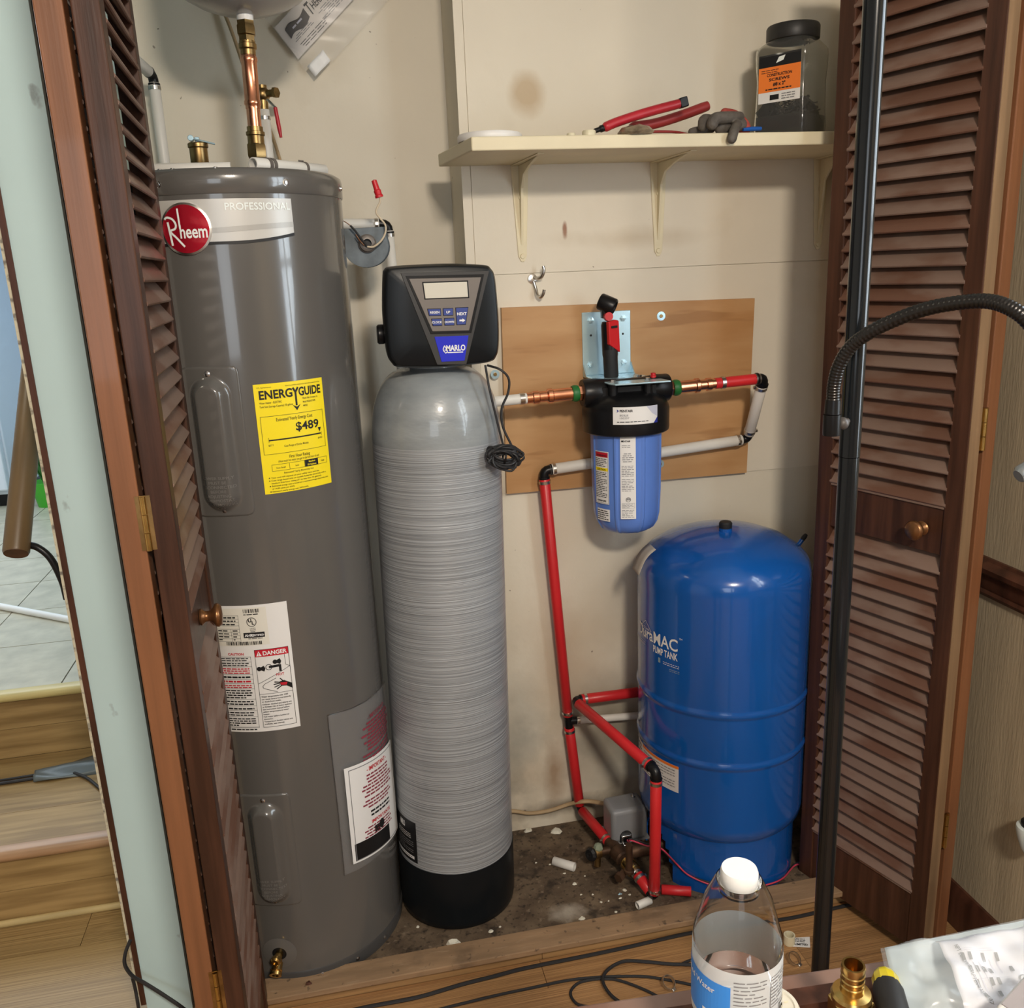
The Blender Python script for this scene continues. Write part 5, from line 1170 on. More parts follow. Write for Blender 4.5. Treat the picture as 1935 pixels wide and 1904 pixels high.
# work light standing on the bracket
wt = thing('work_light', 'red and black pocket work light standing on the filter bracket', 'flashlight', (pY(1152, 705, 1.955).x, 1.955, zpl))
c0 = Vector((pY(1155, 705, 1.955).x, 1.955, zpl)); z_ = lambda y: pY(1150, y, 1.955).z
lean = Vector((pY(1150, 606, 1.955).x-c0.x, 0, z_(606)-zpl)).normalized()
L = (z_(606)-zpl)
MB().lathe([(0, 0), (0.0155, 0), (0.0168, 0.003), (0.0168, L*.36), (0.0178, L*.40), (0.0178, L*.58), (0, L*.58)], c0, lean, 28).build('battery_sleeve', M_blkrub, wt, ang=40)
u_, v_, w_ = frame_from(lean)
m = MB(); m.lathe([(0, L*.50), (0.0180, L*.50), (0.0180, L*.93), (0.015, L*.99), (0, L*1.0)], c0, lean, 24); m.build('back_half', M_blkplast, wt, ang=40)
fr = Vector((0.35, -1, 0)).normalized(); sd = lean.cross(fr)
m = MB(); m.prism([c0+lean*L*.60+fr*0.009+sd*-0.0145, c0+lean*L*1.0+fr*0.009+sd*-0.0145, c0+lean*L*1.02+fr*0.009+sd*0.004, c0+lean*L*1.0+fr*0.009+sd*0.0145, c0+lean*L*.44+fr*0.009+sd*0.0145], fr*0.0105); m.build('red_housing', mat('red_tool_plastic', (0.56, 0.015, 0.02), 0.35), wt, smooth=False, bevel=0.002)
m = MB(); m.obox(c0+lean*L*.90+fr*0.0205, sd, fr, lean, 0.016, 0.002, 0.005); m.build('switch', M_black, wt)
hp0 = c0+lean*(L+0.006)+Vector((-0.004, -0.002, 0)); ha = Vector((0.50, -0.25, 0.80)).normalized()
MB().lathe([(0, -0.003), (0.0095, -0.003), (0.0095, 0.010), (0, 0.010)], hp0+Vector((-0.002, -0.012, 0.004)), (0, -1, 0.1), 18).build('pivot_ring', mat('red_tool_plastic', (0.56, 0.015, 0.02), 0.35), wt)
hc = pY(1146, 575, 1.95)
m = MB(); ax = Vector((-0.62, -0.2, 0.62)).normalized(); ax2 = Vector((0.82, -0.35, 0.42)).normalized()
m.lathe([(0, -0.017), (0.0145, -0.017), (0.0160, -0.014), (0.0160, 0.013), (0.0145, 0.016), (0.012, 0.016), (0.012, 0.012), (0, 0.012)], hc+Vector((0.002, 0, 0)), (0.80, -0.45, -0.40), 26)
for v in m.v: v[:] = hc+(v-hc)*1.18
m.obox((hc+hp0)/2+Vector((-0.003, 0, 0)), (0, 1, 0), (hc-hp0).normalized(), (hc-hp0).normalized().cross(Vector((0, 1, 0))), 0.015, (hc-hp0).length*0.95, 0.020)
m.build('lamp_head', M_blkplast, wt, bevel=0.002)

# ================================================================== PIPE RUNS
def spans(parent, A, B, items):
    """items: (name, t0, t1, [(radius, 0..1)], material, sides)"""
    A, B = Vector(A), Vector(B); D = B-A; L = D.length; D.normalize()
    for nm, t0, t1, pr, mt, sg in items:
        l = (t1-t0)*L; MB().lathe([(0, 0)]+[(r, h*l) for r, h in pr]+[(0, l)], A+D*t0*L, D, sg).build(nm, mt, parent, ang=40)
copper_prof = [(0.0118, 0), (0.0118, .12), (0.0145, .14), (0.0145, .26), (0.012, .28), (0.012, .44), (0.0165, .47), (0.0165, .56), (0.0142, .58), (0.0142, 1)]
def tt(a, b, x): return (x-a)/(b-a)
A = pY(900, 762, FY); B = pY(1107, 741, FY)
p_in = thing('inlet_pipe', 'white pex and copper pipe from the softener to the filter', 'pipe', (A+B)/2)
q = lambda x: tt(900, 1107, x)
spans(p_in, A, B, [('tube', 0, q(996), [(RP, 0), (RP, 1)], M_pexw, 24), ('crimp_ring', q(981), q(990), [(RP+.0014, 0), (RP+.0014, 1)], M_steel, 24),
    ('copper_adapter', q(994), q(1080), copper_prof, M_copper, 24), ('green_seal', q(1080), q(1093), [(.0165, 0), (.0185, .3), (.0185, .7), (.0165, 1)], M_green, 18), ('brass_nut', q(1092), 1.0, [(.0165, 0), (.0172, .2), (.0172, .8), (.015, 1)], M_copper, 6)])
A = pY(1262, 734, FY); B = pY(1443, 714.5, FY)
E1 = B; E2 = pY(1413, 829, 1.990); E3 = pY(1027, 889, 1.998); T1 = pY(1074, 1362, 2.005); E4 = pY(1096, 1527, 2.002)
p_out = thing('outlet_pipe', 'red and white pex pipe looping from the filter down the wall', 'pipe', (T1.x, T1.y, 0.0))
q = lambda x: tt(1262, 1443, x)
spans(p_out, A, B, [('brass_nut', 0, q(1272), [(.0165, 0), (.0172, .2), (.0172, .8), (.015, 1)], M_copper, 6), ('green_seal', q(1271), q(1283), [(.0165, 0), (.0185, .3), (.0185, .7), (.0165, 1)], M_green, 18),
    ('copper_adapter', q(1282), q(1352), [(r, 1-h) for r, h in reversed(copper_prof)], M_copper, 24), ('crimp_ring', q(1361), q(1368), [(RP+.0026, 0), (RP+.0026, 1)], M_steel, 24), ('tube', q(1350), q(1432), [(RP+.001, 0), (RP+.001, 1)], M_pexr, 24), ('crimp_ring', q(1426), q(1435), [(RP+.0014, 0), (RP+.0014, 1)], M_steel, 24)])
RPL = 0.0130; BXT = 0.8485
def leg(parent, a, b, mt, ea=0.016, eb=0.016, ca=True, cb=True):
    a, b = Vector(a), Vector(b); d = (b-a).normalized()
    pipe_len('tube', None, None, a+d*ea, b-d*eb, RPL, mt, parent=parent)
    if ca: clampring(parent, a+d*(ea+0.010), d, RPL)
    if cb: clampring(parent, b-d*(eb+0.010), -d, RPL)
elbow(p_out, E1, A-E1, E2-E1, 0.0125, 0.024); leg(p_out, E1, E2, M_pexw); elbow(p_out, E2, E1-E2, E3-E2, 0.0105, 0.024); leg(p_out, E2, E3, M_pexw); elbow(p_out, E3, E2-E3, T1-E3, 0.0115, 0.026)
leg(p_out, E3, T1, M_pexr, 0.018); 
dT = (T1-E3).normalized()
MB().tube([T1-dT*0.02, T1+dT*0.02], 0.0105, 16).build('tee', M_blkplast, p_out)
Tb = pY(1226, 1350, 2.004); dB = (Tb-T1).normalized(); MB().tube([T1, T1+dB*0.022], 0.0100, 16).build('tee', M_blkplast, p_out)
pipe_len('tube', None, None, T1+dB*0.016, Tb+dB*0.02, 0.0095, M_pexw, parent=p_out); clampring(p_out, T1+dB*0.026, dB, 0.0095)
leg(p_out, T1, E4, M_pexr, 0.018, 0.012, True, False)
M0 = pZ(1150, 1590, 0.060); M1 = pZ(1199, 1646, 0.048)
elbow(p_out, E4, T1-E4, M0-E4, 0.0105, 0.022)
leg(p_out, E4, M0, M_pexr, 0.014, 0.0, False, True)
d = Decal(lambda u, v, l=0: None, 0); 
dd = (E3-E2).normalized(); fr_ = Vector((0, -1, 0.25)).normalized(); upv = dd.cross(fr_)
mpp = lambda u, v, l=0: E2+dd*(0.06+u)+(fr_*math.cos(v/RP)-upv*math.sin(v/RP)*-1)*(RP+l)
d = Decal(lambda u, v, l=0: mpp(0.15-u, -v, l), 0.0003); d.text('3/4 CTS  ASTM F876 SDR9  100 PSI', 0, -0.003, 0.008, M_greyprint, 'l', 0.0, width=0.148); d.build('pipe_print', p_out)

# manifold at the tank foot
mf = thing('tank_manifold', 'tarnished brass tank tee with valves on the closet floor beside the blue tank', 'plumbing fitting', (M1.x, M1.y, 0))
ax = (M1-M0).normalized()
spans(mf, M0, M1, [('barb_fitting', -0.10, 0.12, [(.012, 0), (.012, .5), (.014, .55), (.014, 1)], M_oldcopper, 16), ('tee_body', 0.10, 0.72, [(.015, 0), (.017, .1), (.017, .3), (.020, .35), (.020, .75), (.016, .8), (.016, 1)], M_oldcopper, 20), ('coupling', 0.70, 1.0, [(.0175, 0), (.0185, .1), (.0185, .9), (.0165, 1)], M_brass, 20), ('barb_fitting', 0.99, 1.16, [(.011, 0), (.013, .3), (.013, .5), (.011, .6), (.011, 1)], M_steel, 18)])
mid = M0+(M1-M0)*0.45
tk = Vector((BXT-0.15, 1.80, 0.065)); dv = (tk-mid).normalized()
MB().tube([mid, tk], 0.0165, 18).build('tank_nipple', M_oldcopper, mf)
c = pZ(1190, 1648, 0.06); MB().lathe([(0, 0), (0.012, 0), (0.012, 0.006), (0.0085, 0.008), (0.0085, 0.075), (0, 0.075)], c+Vector((0, 0.004, -0.002)), (0, 0, 1), 18).build('riser_nipple', M_oldcopper, mf)
c = pZ(1170, 1655, 0.05); MB().lathe([(0, 0), (0.009, 0), (0.009, 0.012), (0.012, 0.013), (0.012, 0.024), (0, 0.024)], c+Vector((0.015, 0.01, 0)), (-0.8, -0.6, -0.1), 6).build('plug', M_oldcopper, mf, smooth=False)
# drain spigot
s0 = M0+(M1-M0)*0.25; s1 = pZ(1122, 1612, 0.058); sd_ = (s1-s0).normalized()
MB().tube([s0, s1], 0.0095, 16).build('spigot_stem', M_oldcopper, mf)
sv_ = MB().lathe([(0, -0.004), (0.013, -0.004), (0.014, 0), (0.014, 0.014), (0.011, 0.016), (0, 0.016)], s1-sd_*0.014, sd_, 20).build('spigot_body', M_dkbrass, mf)
MB().lathe([(0, 0), (0.010, 0), (0.016, 0.003), (0.017, 0.008), (0.013, 0.014), (0.006, 0.015), (0, 0.012)], s1+sd_*0.002, sd_+Vector((0, -.5, .2)), 10).build('spigot_handle', M_black, mf, ang=20)
MB().lathe([(0, 0), (0.011, 0), (0.012, 0.004), (0.009, 0.012), (0.004, 0.014), (0, 0.014)], s1-sd_*0.012+Vector((0, 0, 0.010)), (0, 0, 1), 7).build('relief_knob', mat('pale_green_plastic', (0.28, 0.33, 0.24), 0.6), mf, ang=20)
MB().tube([s1-sd_*0.010, s1-sd_*0.008+Vector((0, -0.004, -0.034))], 0.008, 14).build('spigot_outlet', M_dkbrass, mf)
# second red loop
E7 = pZ(1236.5, 1694, 0.022); Y7 = E7.y; E6 = pY(1240, 1456, Y7); E5 = pY(1086, 1323, 1.972); Pb = pY(1215, 1306, 1.985)
lp = thing('feed_loop_pipe', 'red pex pipe loop standing in front of the blue tank', 'pipe', (E7.x, E7.y, 0))
leg(lp, Pb+(Pb-E5).normalized()*0.006, E5, M_pexr, 0, 0.018, False, True); elbow(lp, E5, Pb-E5, E6-E5, 0.0110, 0.022); leg(lp, E5, E6, M_pexr, 0.016, 0.020, False, True); elbow(lp, E6, E5-E6, E7-E6, 0.0120, 0.028)
leg(lp, E6, E7, M_pexr, 0.020, 0.010); Mx = M1+(M1-M0).normalized()*0.012
elbow(lp, E7, E6-E7, Mx-E7, 0.0105, 0.020); leg(lp, Mx, E7, M_pexr, 0.0, 0.016, True, False)
# pressure switch
pc_ = pY(1181, 1543, 1.868); rz_ = math.radians(2)
pu = Vector((math.cos(rz_), math.sin(rz_), 0)); pv = Vector((-math.sin(rz_), math.cos(rz_), 0)); pw_ = Vector((0, 0, 1))
zb_, zt2 = pY(1180, 1588, 1.84).z+0.002, pY(1180, 1513, 1.87).z
pc_.z = (zb_+zt2)/2; hh = (zt2-zb_)
ps = thing('pressure_switch', 'grey pressure switch box with red and black wires beside the blue tank', 'switch box', (pc_.x, pc_.y, zb_))
m = MB(); m.obox(pc_, pu, pv, pw_, 0.094, 0.074, hh)
cvr = m.build('cover', M_greybox, ps, bevel=0.011, smooth=True, bseg=4)
m = MB(); m.obox(pc_-pw_*(hh/2-0.001), pu, pv, pw_, 0.103, 0.081, 0.0025); m.build('flange', M_greybox, ps, smooth=False, bevel=0.001)
MB().lathe([(0, 0), (0.006, 0), (0.006, 0.005), (0.003, 0.005), (0.003, 0.012), (0, 0.012)], pc_+pu*0.026+pv*0.012+pw_*(hh/2-0.001), (0, 0, 1), 6).build('cover_nut', M_screw, ps, smooth=False)
cn = pc_-pv*0.0372+pu*-0.012-pw_*(hh*0.30)
m = MB(); m.lathe([(0, -0.0005), (0.0155, -0.0005), (0.0155, 0.0012), (0, 0.0012)], cn, -pv, 24); m.obox(cn-pw_*0.008-pv*0.0003, pu, pv, pw_, 0.031, 0.0018, 0.018); m.build('knockout', M_black, ps, smooth=False)
m = MB(); m.obox(cn-pv*0.004+pw_*0.004, pu, pv, pw_, 0.024, 0.010, 0.006); m.obox(cn-pv*0.004-pu*0.011-pw_*0.006, pu, pv, pw_, 0.004, 0.010, 0.022); m.cyl(cn-pv*0.006-pu*0.008-pw_*0.016, cn-pv*0.016-pu*0.008-pw_*0.018, 0.004, 10); m.build('strain_clamp', M_screw, ps, bevel=0.001)
mp_ = planemap(pc_+pw_*(hh/2+0.0002), pu, pv); d = Decal(mp_, 0.0002); d.frame(-0.028, -0.010, -0.006, 0.014, 0.0012, M_greybox); d.text('D', -0.017, -0.003, 0.012, M_greybox, 'c', .02, .0006); d.text('30-50', 0.010, 0.0, 0.008, M_greybox, 'c', .01, .0006); d.build('embossed_marks', cvr)
MB().lathe([(0, 0), (0.013, 0), (0.016, -0.006), (0.016, -0.022), (0.011, -0.028), (0.011, -0.05), (0, -0.05)], (pc_.x-0.01, pc_.y, zb_), (0, 0, 1), 18).build('diaphragm_neck', M_blkplast, ps)
W0 = cn-pv*0.008-pw_*0.006
def onskirt(x, y):
    a, z = oncyl(x, y, BXT, 1.830, 0.1885); a = math.radians(a); return Vector((BXT+.1885*math.sin(a), 1.830-.1885*math.cos(a), max(z, .004)))
def wire(off, mt, nm):
    P = [W0, W0-pv*0.012-pw_*0.012+Vector((0.006, 0, 0)), pY(1190, 1586, 1.775), pY(1222, 1596, 1.76), pY(1238, 1598, 1.745), pY(1253, 1606, 1.690), onskirt(1278, 1632), onskirt(1300, 1652), onskirt(1335, 1667), onskirt(1372, 1676), onskirt(1410, 1678), onskirt(1448, 1672), onskirt(1478, 1660), onskirt(1500, 1640), Vector((1.01, 1.70, .02))]
    P = [p+Vector((0, -0.001*off, 0.0018*off*math.cos(i*1.1))) for i, p in enumerate(P)]
    return MB().tube(smooth_path(P, 7), 0.0019, 8).build(nm, mt, wr_)
wr_ = thing('wire_pair', 'thin red and black wire pair trailing in front of the blue tank', 'wire', (0.75, 1.66, 0.01))
wire(1, M_pink, 'red_wire'); wire(-1.4, M_cable, 'black_wire')

# ================================================================== BLUE PRESSURE TANK
BX, BY, BR = 0.8485, 1.830, 0.1980
def bl(px, py): return oncyl(px, py, BX, BY, BR)
bt = thing('pressure_tank', 'blue steel well pressure tank with a domed top and white lettering', 'pressure tank', (BX, BY, 0))
zap = pY(1371, 992, BY).z
prof = [(0, 0.135), (0.160, 0.138), (0.183, 0.146), (0.1945, 0.160), (BR, 0.18), (BR, 0.186)]
for zb in (bl(1380, 1452)[1], bl(1380, 1355)[1]): prof += [(BR, zb-0.013), (BR, zb-0.009), (BR+0.0022, zb-0.006), (BR+0.0036, zb), (BR+0.0022, zb+0.006), (BR, zb+0.009), (BR, zb+0.013)]
prof += [(BR, 0.748), (BR, 0.755), (BR-0.002, 0.772), (BR-0.009, 0.789), (BR-0.025, 0.806), (0.140, zap-0.030), (0.10, zap-0.015), (0.055, zap-0.005), (0, zap)]
MB().lathe(prof, (BX, BY, 0), seg=128).build('shell', M_bluetank, bt, ang=50)
# base skirt with its pipe cut-out on the left
m = MB(); SKR = 0.1800; na = 96
def gap(a):  # a in degrees from the front, cut-out centred on -62
    return abs(((a+84+180) % 360)-180)
for k in range(na):
    a0, a1 = 360*k/na, 360*(k+1)/na
    zlo = 0.0
    gg = gap((a0+a1)/2)/24
    if gg < 1: zlo = 0.125*math.sqrt(1-gg*gg)
    p = [(BX+r*math.sin(math.radians(a)), BY-r*math.cos(math.radians(a))) for r in (SKR, SKR-0.004) for a in (a0, a1)]
    m.hexa([(*p[0], zlo), (*p[1], zlo), (*p[3], zlo), (*p[2], zlo), (*p[0], 0.148), (*p[1], 0.148), (*p[3], 0.148), (*p[2], 0.148)])
m.build('base_skirt', M_bluetank, bt, ang=20)
c = Vector((BX+0.012, BY-0.03, zap-0.004)); capt = pY(1371, 990, BY-0.03)
cc = Vector((capt.x, BY-0.03, zap-0.006))
MB().lathe([(0, 0), (0.015, 0), (0.015, 0.010), (0, 0.010)], cc, (0, 0, 1), 24).build('plug_boss', M_bluetank, bt)
MB().lathe([(0, 0.008), (0.0140, 0.008), (0.0148, 0.010), (0.0148, 0.021), (0.012, 0.0245), (0, 0.025)], cc, (0, 0, 1), 24).build('plug', M_blkrub, bt)
vc = pY(1514, 1022, BY); vn = Vector((0.55, -0.1, 0.8)).normalized()
MB().lathe([(0, -0.02), (0.0055, -0.02), (0.0055, 0.006), (0, 0.006)], vc, vn, 14).build('valve_stem', M_bluetank, bt)
MB().lathe([(0, 0.004), (0.0058, 0.004), (0.0058, 0.014), (0.004, 0.020), (0, 0.021)], vc, vn, 14).build('valve_cap', M_blkrub, bt)
a_r, z_r = bl(1281, 1231.5); a_l = bl(1210, 1180)[0]
bmap = cylmap(BX, BY, BR, a_r, 0.0)
kb = BR*PI/180
d = Decal(bmap, 0.0008, 0.006)
zt_ = z_r+0.018
d.text('DuraMAC', 0, zt_-0.018, 0.040, M_white, 'r', 0.014, width=(a_r-a_l)*kb); d.text('PUMP TANK', 0, zt_-0.040, 0.0235, M_white, 'r', 0.02, width=(a_r-bl(1235, 1225)[0])*kb)
d.text('TM', 3.2*kb, zt_+0.012, 0.006, M_white, 'r'); d.greek(-0.040, zt_-0.060, 0.006, zt_-0.051, 2, M_white, .25, 4); d.rect(-0.056, zt_-0.060, -0.049, zt_-0.048, M_zinc); d.greek(-0.022, zt_-0.072, 0.006, zt_-0.064, 2, M_zinc, .3, 6); d.greek(-0.18, zt_-0.040, -0.105, zt_-0.030, 2, M_lilac, .3, 7)
lu, lv = (bl(1221, 1186)[0]-a_r)*kb, bl(1221, 1186)[1]
d.stroke([(lu-0.024, lv), (lu, lv+0.019), (lu+0.024, lv), (lu, lv-0.017), (lu-0.024, lv)], 0.002, M_lilac); d.text('A.O.Smith', lu, lv-0.002, 0.0085, M_lilac, 'c', .02, width=0.034)
d.build('lettering', bt)
la = bl(1282.5, 1475); lm = cylmap(BX, BY, BR, la[0]-23.2, la[1]+.002)
lo = sheet(lm, -25*kb, -0.034, 23.2*kb, 0.034, 0.0007, M_paper, 'instruction_label', bt)
d = Decal(lm, 0.0011, 0.006); d.rect(-14*kb, 0.027, 23.2*kb, 0.034, M_orange); d.greek(-12*kb, -0.032, 22*kb, 0.024, 8, M_greyprint, .3, 5); d.greek(-24*kb, -0.030, -16*kb, 0.030, 6, K, .3, 6); d.build('label_print', lo)
# paper tag hanging from the shoulder
tp_ = [pY(1232, 1032, 1.80), pY(1220, 1042, 1.80), pY(1210, 1056, 1.80), pY(1200, 1080, 1.80)]
m = MB(); sp = smooth_path(tp_, 5)
m.grid(lambda a, b: sp[min(len(sp)-1, int(round(b*(len(sp)-1))))]+Vector((0.002*a, 0.05*(a-.5), 0)), 3, len(sp)-1)
tag(m.build('paper_tag', mat('grey_brown_tag', (0.45, 0.40, 0.34), 0.7), ang=80, solid=0.0008), 'creased paper tag hanging over the shoulder of the blue tank', 'tag')

# ================================================================== CLOSET FLOOR BITS
tag(MB().tube(smooth_path([pY(880, 1534, 2.022), pY(965, 1532, 2.022), pY(1000, 1536, 2.022), pY(1038, 1531, 2.020), pY(1075, 1519, 2.016), pY(1100, 1514, 1.985), pY(1120, 1514, 1.975), pY(1150, 1520, 1.94)], 7), 0.0065, 10, flat=0.7).build('floor_cable', M_tan, ang=60),
    'dirty tan cable running along the foot of the cream wall', 'cable')
def offcut(px0, px1, r, mt, label, z=None, group=None):
    a, b = pZ(*px0, r), pZ(*px1, r); return pipe_len('pipe_offcut', label, 'pipe offcut', a, b, r, mt, group)
offcut((1046, 1626), (1086, 1638), 0.0110, M_pexw, 'short white pipe offcut lying on the bare concrete between softener and manifold')
offcut((1204, 1711), (1229, 1700), 0.0095, M_pexw, 'short white pipe offcut lying against the sill under the red pipe loop')
offcut((1250, 1680), (1306, 1684), 0.0115, M_pexr, 'short red pipe offcut lying on the floor in front of the blue tank')
rg = random.Random(11)
def chip(x, y, s, name='plaster_chip', mt=M_chip, label='cream plaster crumb on the stained closet floor', group='plaster crumbs on the closet floor', z=0.0, cat='debris'):
    c = pZ(x, y, z); n = 7; m = MB(); rr = [rg.uniform(.6, 1.1) for _ in range(n)]; el = rg.uniform(.5, .9); a0 = rg.uniform(0, 6)
    lo_ = [c+Vector((s*rr[k]*math.cos(a0+6.283*k/n), s*el*rr[k]*math.sin(a0+6.283*k/n), 0)) for k in range(n)]
    hi = [c+(p-c)*rg.uniform(.5, .85)+Vector((0, 0, s*rg.uniform(.25, .6))) for p in lo_]
    m.add(lo_+hi, [tuple(range(n-1, -1, -1)), tuple(range(n, 2*n))]+[(k, (k+1) % n, n+(k+1) % n, n+k) for k in range(n)])
    return tag(m.build(name, mt, smooth=False), label, cat, group)
for x, y, s in ((1085, 1670, .009), (1067, 1650, .006), (1180, 1682, .008), (1172, 1697, .006), (1164, 1723, .006), (1100, 1735, .011), (1013, 1630, .005), (1203, 1573, .008), (927, 1759, .009), (1040, 1633, .005), (1120, 1690, .005), (1136, 1704, .006), (1098, 1690, .004), (1190, 1690, .005), (790, 1751, .006), (756, 1806, .005), (945, 1751, .005), (1105, 1655, .004), (1150, 1702, .004)): chip(x, y, s*.8)
chip(583, 1858, .010, 'bark_chip', M_darkwood, 'dark chip lying on the dusty sill in front of the water heater', None, .0202)
chip(998, 1570, .013, label='larger cream plaster lump at the foot of the wall beside the softener', group=None)
chip(1051, 1571, .016, label='largest cream plaster lump at the foot of the wall by the tan cable', group=None)
chip(858, 1783, .017, label='cream plaster lump against the sill in front of the softener', group=None)
chip(1172, 1689, .006, 'plastic_scrap', M_zinc, 'pale blue plastic scrap among crumbs near the manifold', None)

# ================================================================== ROOM FLOOR BITS
ZP = ZF+0.0006
def fcable(l, r, name, label, mt=M_cable, dz=0.0, lift=None):
    P = [pZ(x, y, ZP+r+dz+(lift[i] if lift else 0)) for i, (x, y) in enumerate(l)]
    for p in P: p.y = min(p.y, 1.611)
    return tag(MB().tube(smooth_path(P, 7), r, 8).build(name, mt), label, 'cable')
fcable([(560, 1935), (680, 1905), (788, 1884), (871, 1860), (938, 1843), (992, 1829), (1100, 1807), (1186, 1789), (1316, 1760), (1420, 1745), (1500, 1733), (1570, 1717), (1620, 1706)], 0.0042, 'extension_cable', 'long black cable on the oak floor alongside the sill')
lc = thing('looped_cable', 'thin black cable looped on the oak floor beside the hose clamp', 'cable', pZ(1150, 1870, ZP))
def lcp(l, r=0.003): 
    MB().tube(smooth_path([pZ(x, y, ZP+r+dz) for x, y, dz in l], 7), r, 8).build('strand', M_cable, lc)
lcp([(800, 1915, 0), (836, 1905, 0), (930, 1882, 0), (1000, 1867, 0), (1093, 1849, 0), (1198, 1844, 0), (1256, 1850, 0), (1332, 1866, 0), (1400, 1885, 0)])
lcp([(1400, 1840, .006), (1321, 1824, .006), (1267, 1821, .006), (1225, 1817, .007), (1186, 1815, .007), (1163, 1822, .007), (1145, 1836, .007), (1139, 1852, .007), (1149, 1873, .006), (1167, 1890, .006), (1193, 1903, .006), (1230, 1920, .006)], 0.0036)
lcp([(1360, 1800, 0), (1316, 1810, 0), (1290, 1820, 0)])
lcp([(1139, 1849, 0), (1160, 1850, 0), (1186, 1857, 0), (1221, 1871, 0), (1253, 1888, 0), (1290, 1910, 0)])
lcp([(1139, 1848, 0), (1110, 1852, 0), (1090, 1859, 0), (1078, 1876, 0), (1090, 1896, 0), (1116, 1902, 0), (1150, 1906, 0)])
def clamp_on_floor(x, y, r, tilt, label):
    c = pZ(x, y, ZP); t = thing('hose_clamp', label, 'clamp', c)
    ax = Vector((math.sin(tilt)*.6, -math.sin(tilt), math.cos(tilt))); h = r*math.sin(tilt)+0.004
    MB().lathe([(r, -.004), (r+.0014, -.004), (r+.0014, .004), (r, .004), (r, -.004)], c+Vector((0, 0, h)), ax, 28).build('band', M_steel, t)
    u, v, w = frame_from(ax); MB().obox(c+Vector((0, 0, h))-v*(r+.003), u, v, w, .009, .007, .008).build('ear', M_steel, t, bevel=.001)
clamp_on_floor(1263, 1864, 0.0135, 0.55, 'steel crimp clamp lying on the oak floor beside the looped cable')
clamp_on_floor(1500, 1818, 0.0130, 0.5, 'steel crimp clamp lying on the oak floor under the cream ring')
c = pZ(1491, 1781, ZP)
tag(MB().lathe([(.0095, 0), (.0125, 0), (.0125, .022), (.0095, .022), (.0095, 0)], c, seg=24).build('plastic_ring', M_cream), 'cream plastic ring standing on the oak floor beside a paper tag', 'ring')
a, b, c2, d4 = pZ(1497, 1772, ZP), pZ(1530, 1770, ZP), pZ(1531, 1790, ZP), pZ(1496, 1788, ZP)
m = MB(); m.prism([d4, c2, b, a], (0, 0, 0.0008)); pt_ = tag(m.build('printed_tag', M_paper, smooth=False), 'small white printed tag on the oak floor beside the cream ring', 'tag')
d = Decal(planemap(d4+Vector((0, 0, .0009)), c2-d4, Vector((0, 0, 1)).cross((c2-d4).normalized())), 0.0002); d.text('LIMITED', .022, .004, .008, K, 'c', .03); d.greek(.006, .013, .034, .026, 3, K, .4, 3); d.build('tag_print', pt_)
# cord by the partition foot
tag(MB().tube(smooth_path([pY(246, 1776, 1.585), pY(237, 1800, 1.58), pY(236, 1822, 1.575), pY(250, 1843, 1.572), pY(275, 1858, 1.57), pY(310, 1880, 1.56), pY(350, 1908, 1.55), pZ(390, 1945, ZP+.003)], 7), 0.0036, 8).build('charger_cable', M_cable), 'thin black cord hanging over the foot of the pale blue wall', 'cord')
tag(MB().tube(smooth_path([pY(250, 1846, 1.59), pY(256, 1870, 1.59), pY(262, 1905, 1.585), pZ(268, 1940, ZP+.003)], 6), 0.0034, 8).build('charger_cable', M_cable), 'short black cord dropping beside the foot of the pale blue wall', 'cord')

# ================================================================== STAIR SIDE AND KITCHEN
hr = thing('handrail', 'round brown handrail on a black bracket beside the steps', 'handrail', (-0.56, 1.6, 0.9))
A = Vector((-0.566, 1.612, 1.008)); B = Vector((-0.556, 2.05, 1.52))
dr = (B-A).normalized()
MB().lathe([(0, 0), (.0195, 0), (.0215, .004), (.0215, (B-A).length), (0, (B-A).length)], A, dr, 32).build('rail', M_rail, hr)
MB().lathe([(0, -.0006), (.0195, -.0006), (.0195, 0), (0, 0)], A, dr, 32).build('end_cap', M_darkwood, hr)
MB().tube(smooth_path([A+dr*.03+Vector((.012, 0, -.014)), A+dr*.03+Vector((.030, -.003, -.020)), A+dr*.03+Vector((.048, -.004, -.042)), A+dr*.03+Vector((.060, -.004, -.085)), A+dr*.03+Vector((.062, -.002, -.12))], 6), 0.0062, 10).build('bracket', M_blkplast, hr)
ZT1 = 0.1605
tcb = thing('taped_cable', 'black cable held down by grey tape on the wooden step', 'cable', pZ(90, 1465, ZT1))
MB().tube(smooth_path([pZ(-60, 1488, ZT1+.005), pZ(0, 1480, ZT1+.005), pZ(70, 1469, ZT1+.005), pZ(130, 1455, ZT1+.005)], 6), 0.0045, 8).build('cable', M_cable, tcb)
MB().tube(smooth_path([pZ(-60, 1480, ZT1+.004), pZ(0, 1474, ZT1+.004), pZ(70, 1463, ZT1+.004)], 6), 0.0035, 8).build('cable', M_cable, tcb)
MB().tube(smooth_path([pZ(140, 1460, ZT1+.005), pZ(165, 1470, ZT1+.005), pZ(192, 1492, ZT1+.005)], 6), 0.0042, 8).build('cable', M_cable, tcb)
P = [pZ(66, 1469, ZT1+.001), pZ(100, 1463, ZT1+.001), pZ(140, 1453, ZT1+.001), pZ(195, 1442, ZT1+.001)]
m = MB(); dd = (P[-1]-P[0]).normalized(); nn = Vector((0, 0, 1)).cross(dd); sp = smooth_path(P, 6); L = len(sp)-1
m.grid(lambda a, b: sp[int(round(a*L))]+nn*((b-.5)*(.055+.05*a))+Vector((0, 0, .014*math.sin(PI*b)+.004*math.sin(9*b+5*a)+.002)), L, 8); m.build('tape', M_tape, tcb, ang=60, solid=0.001)
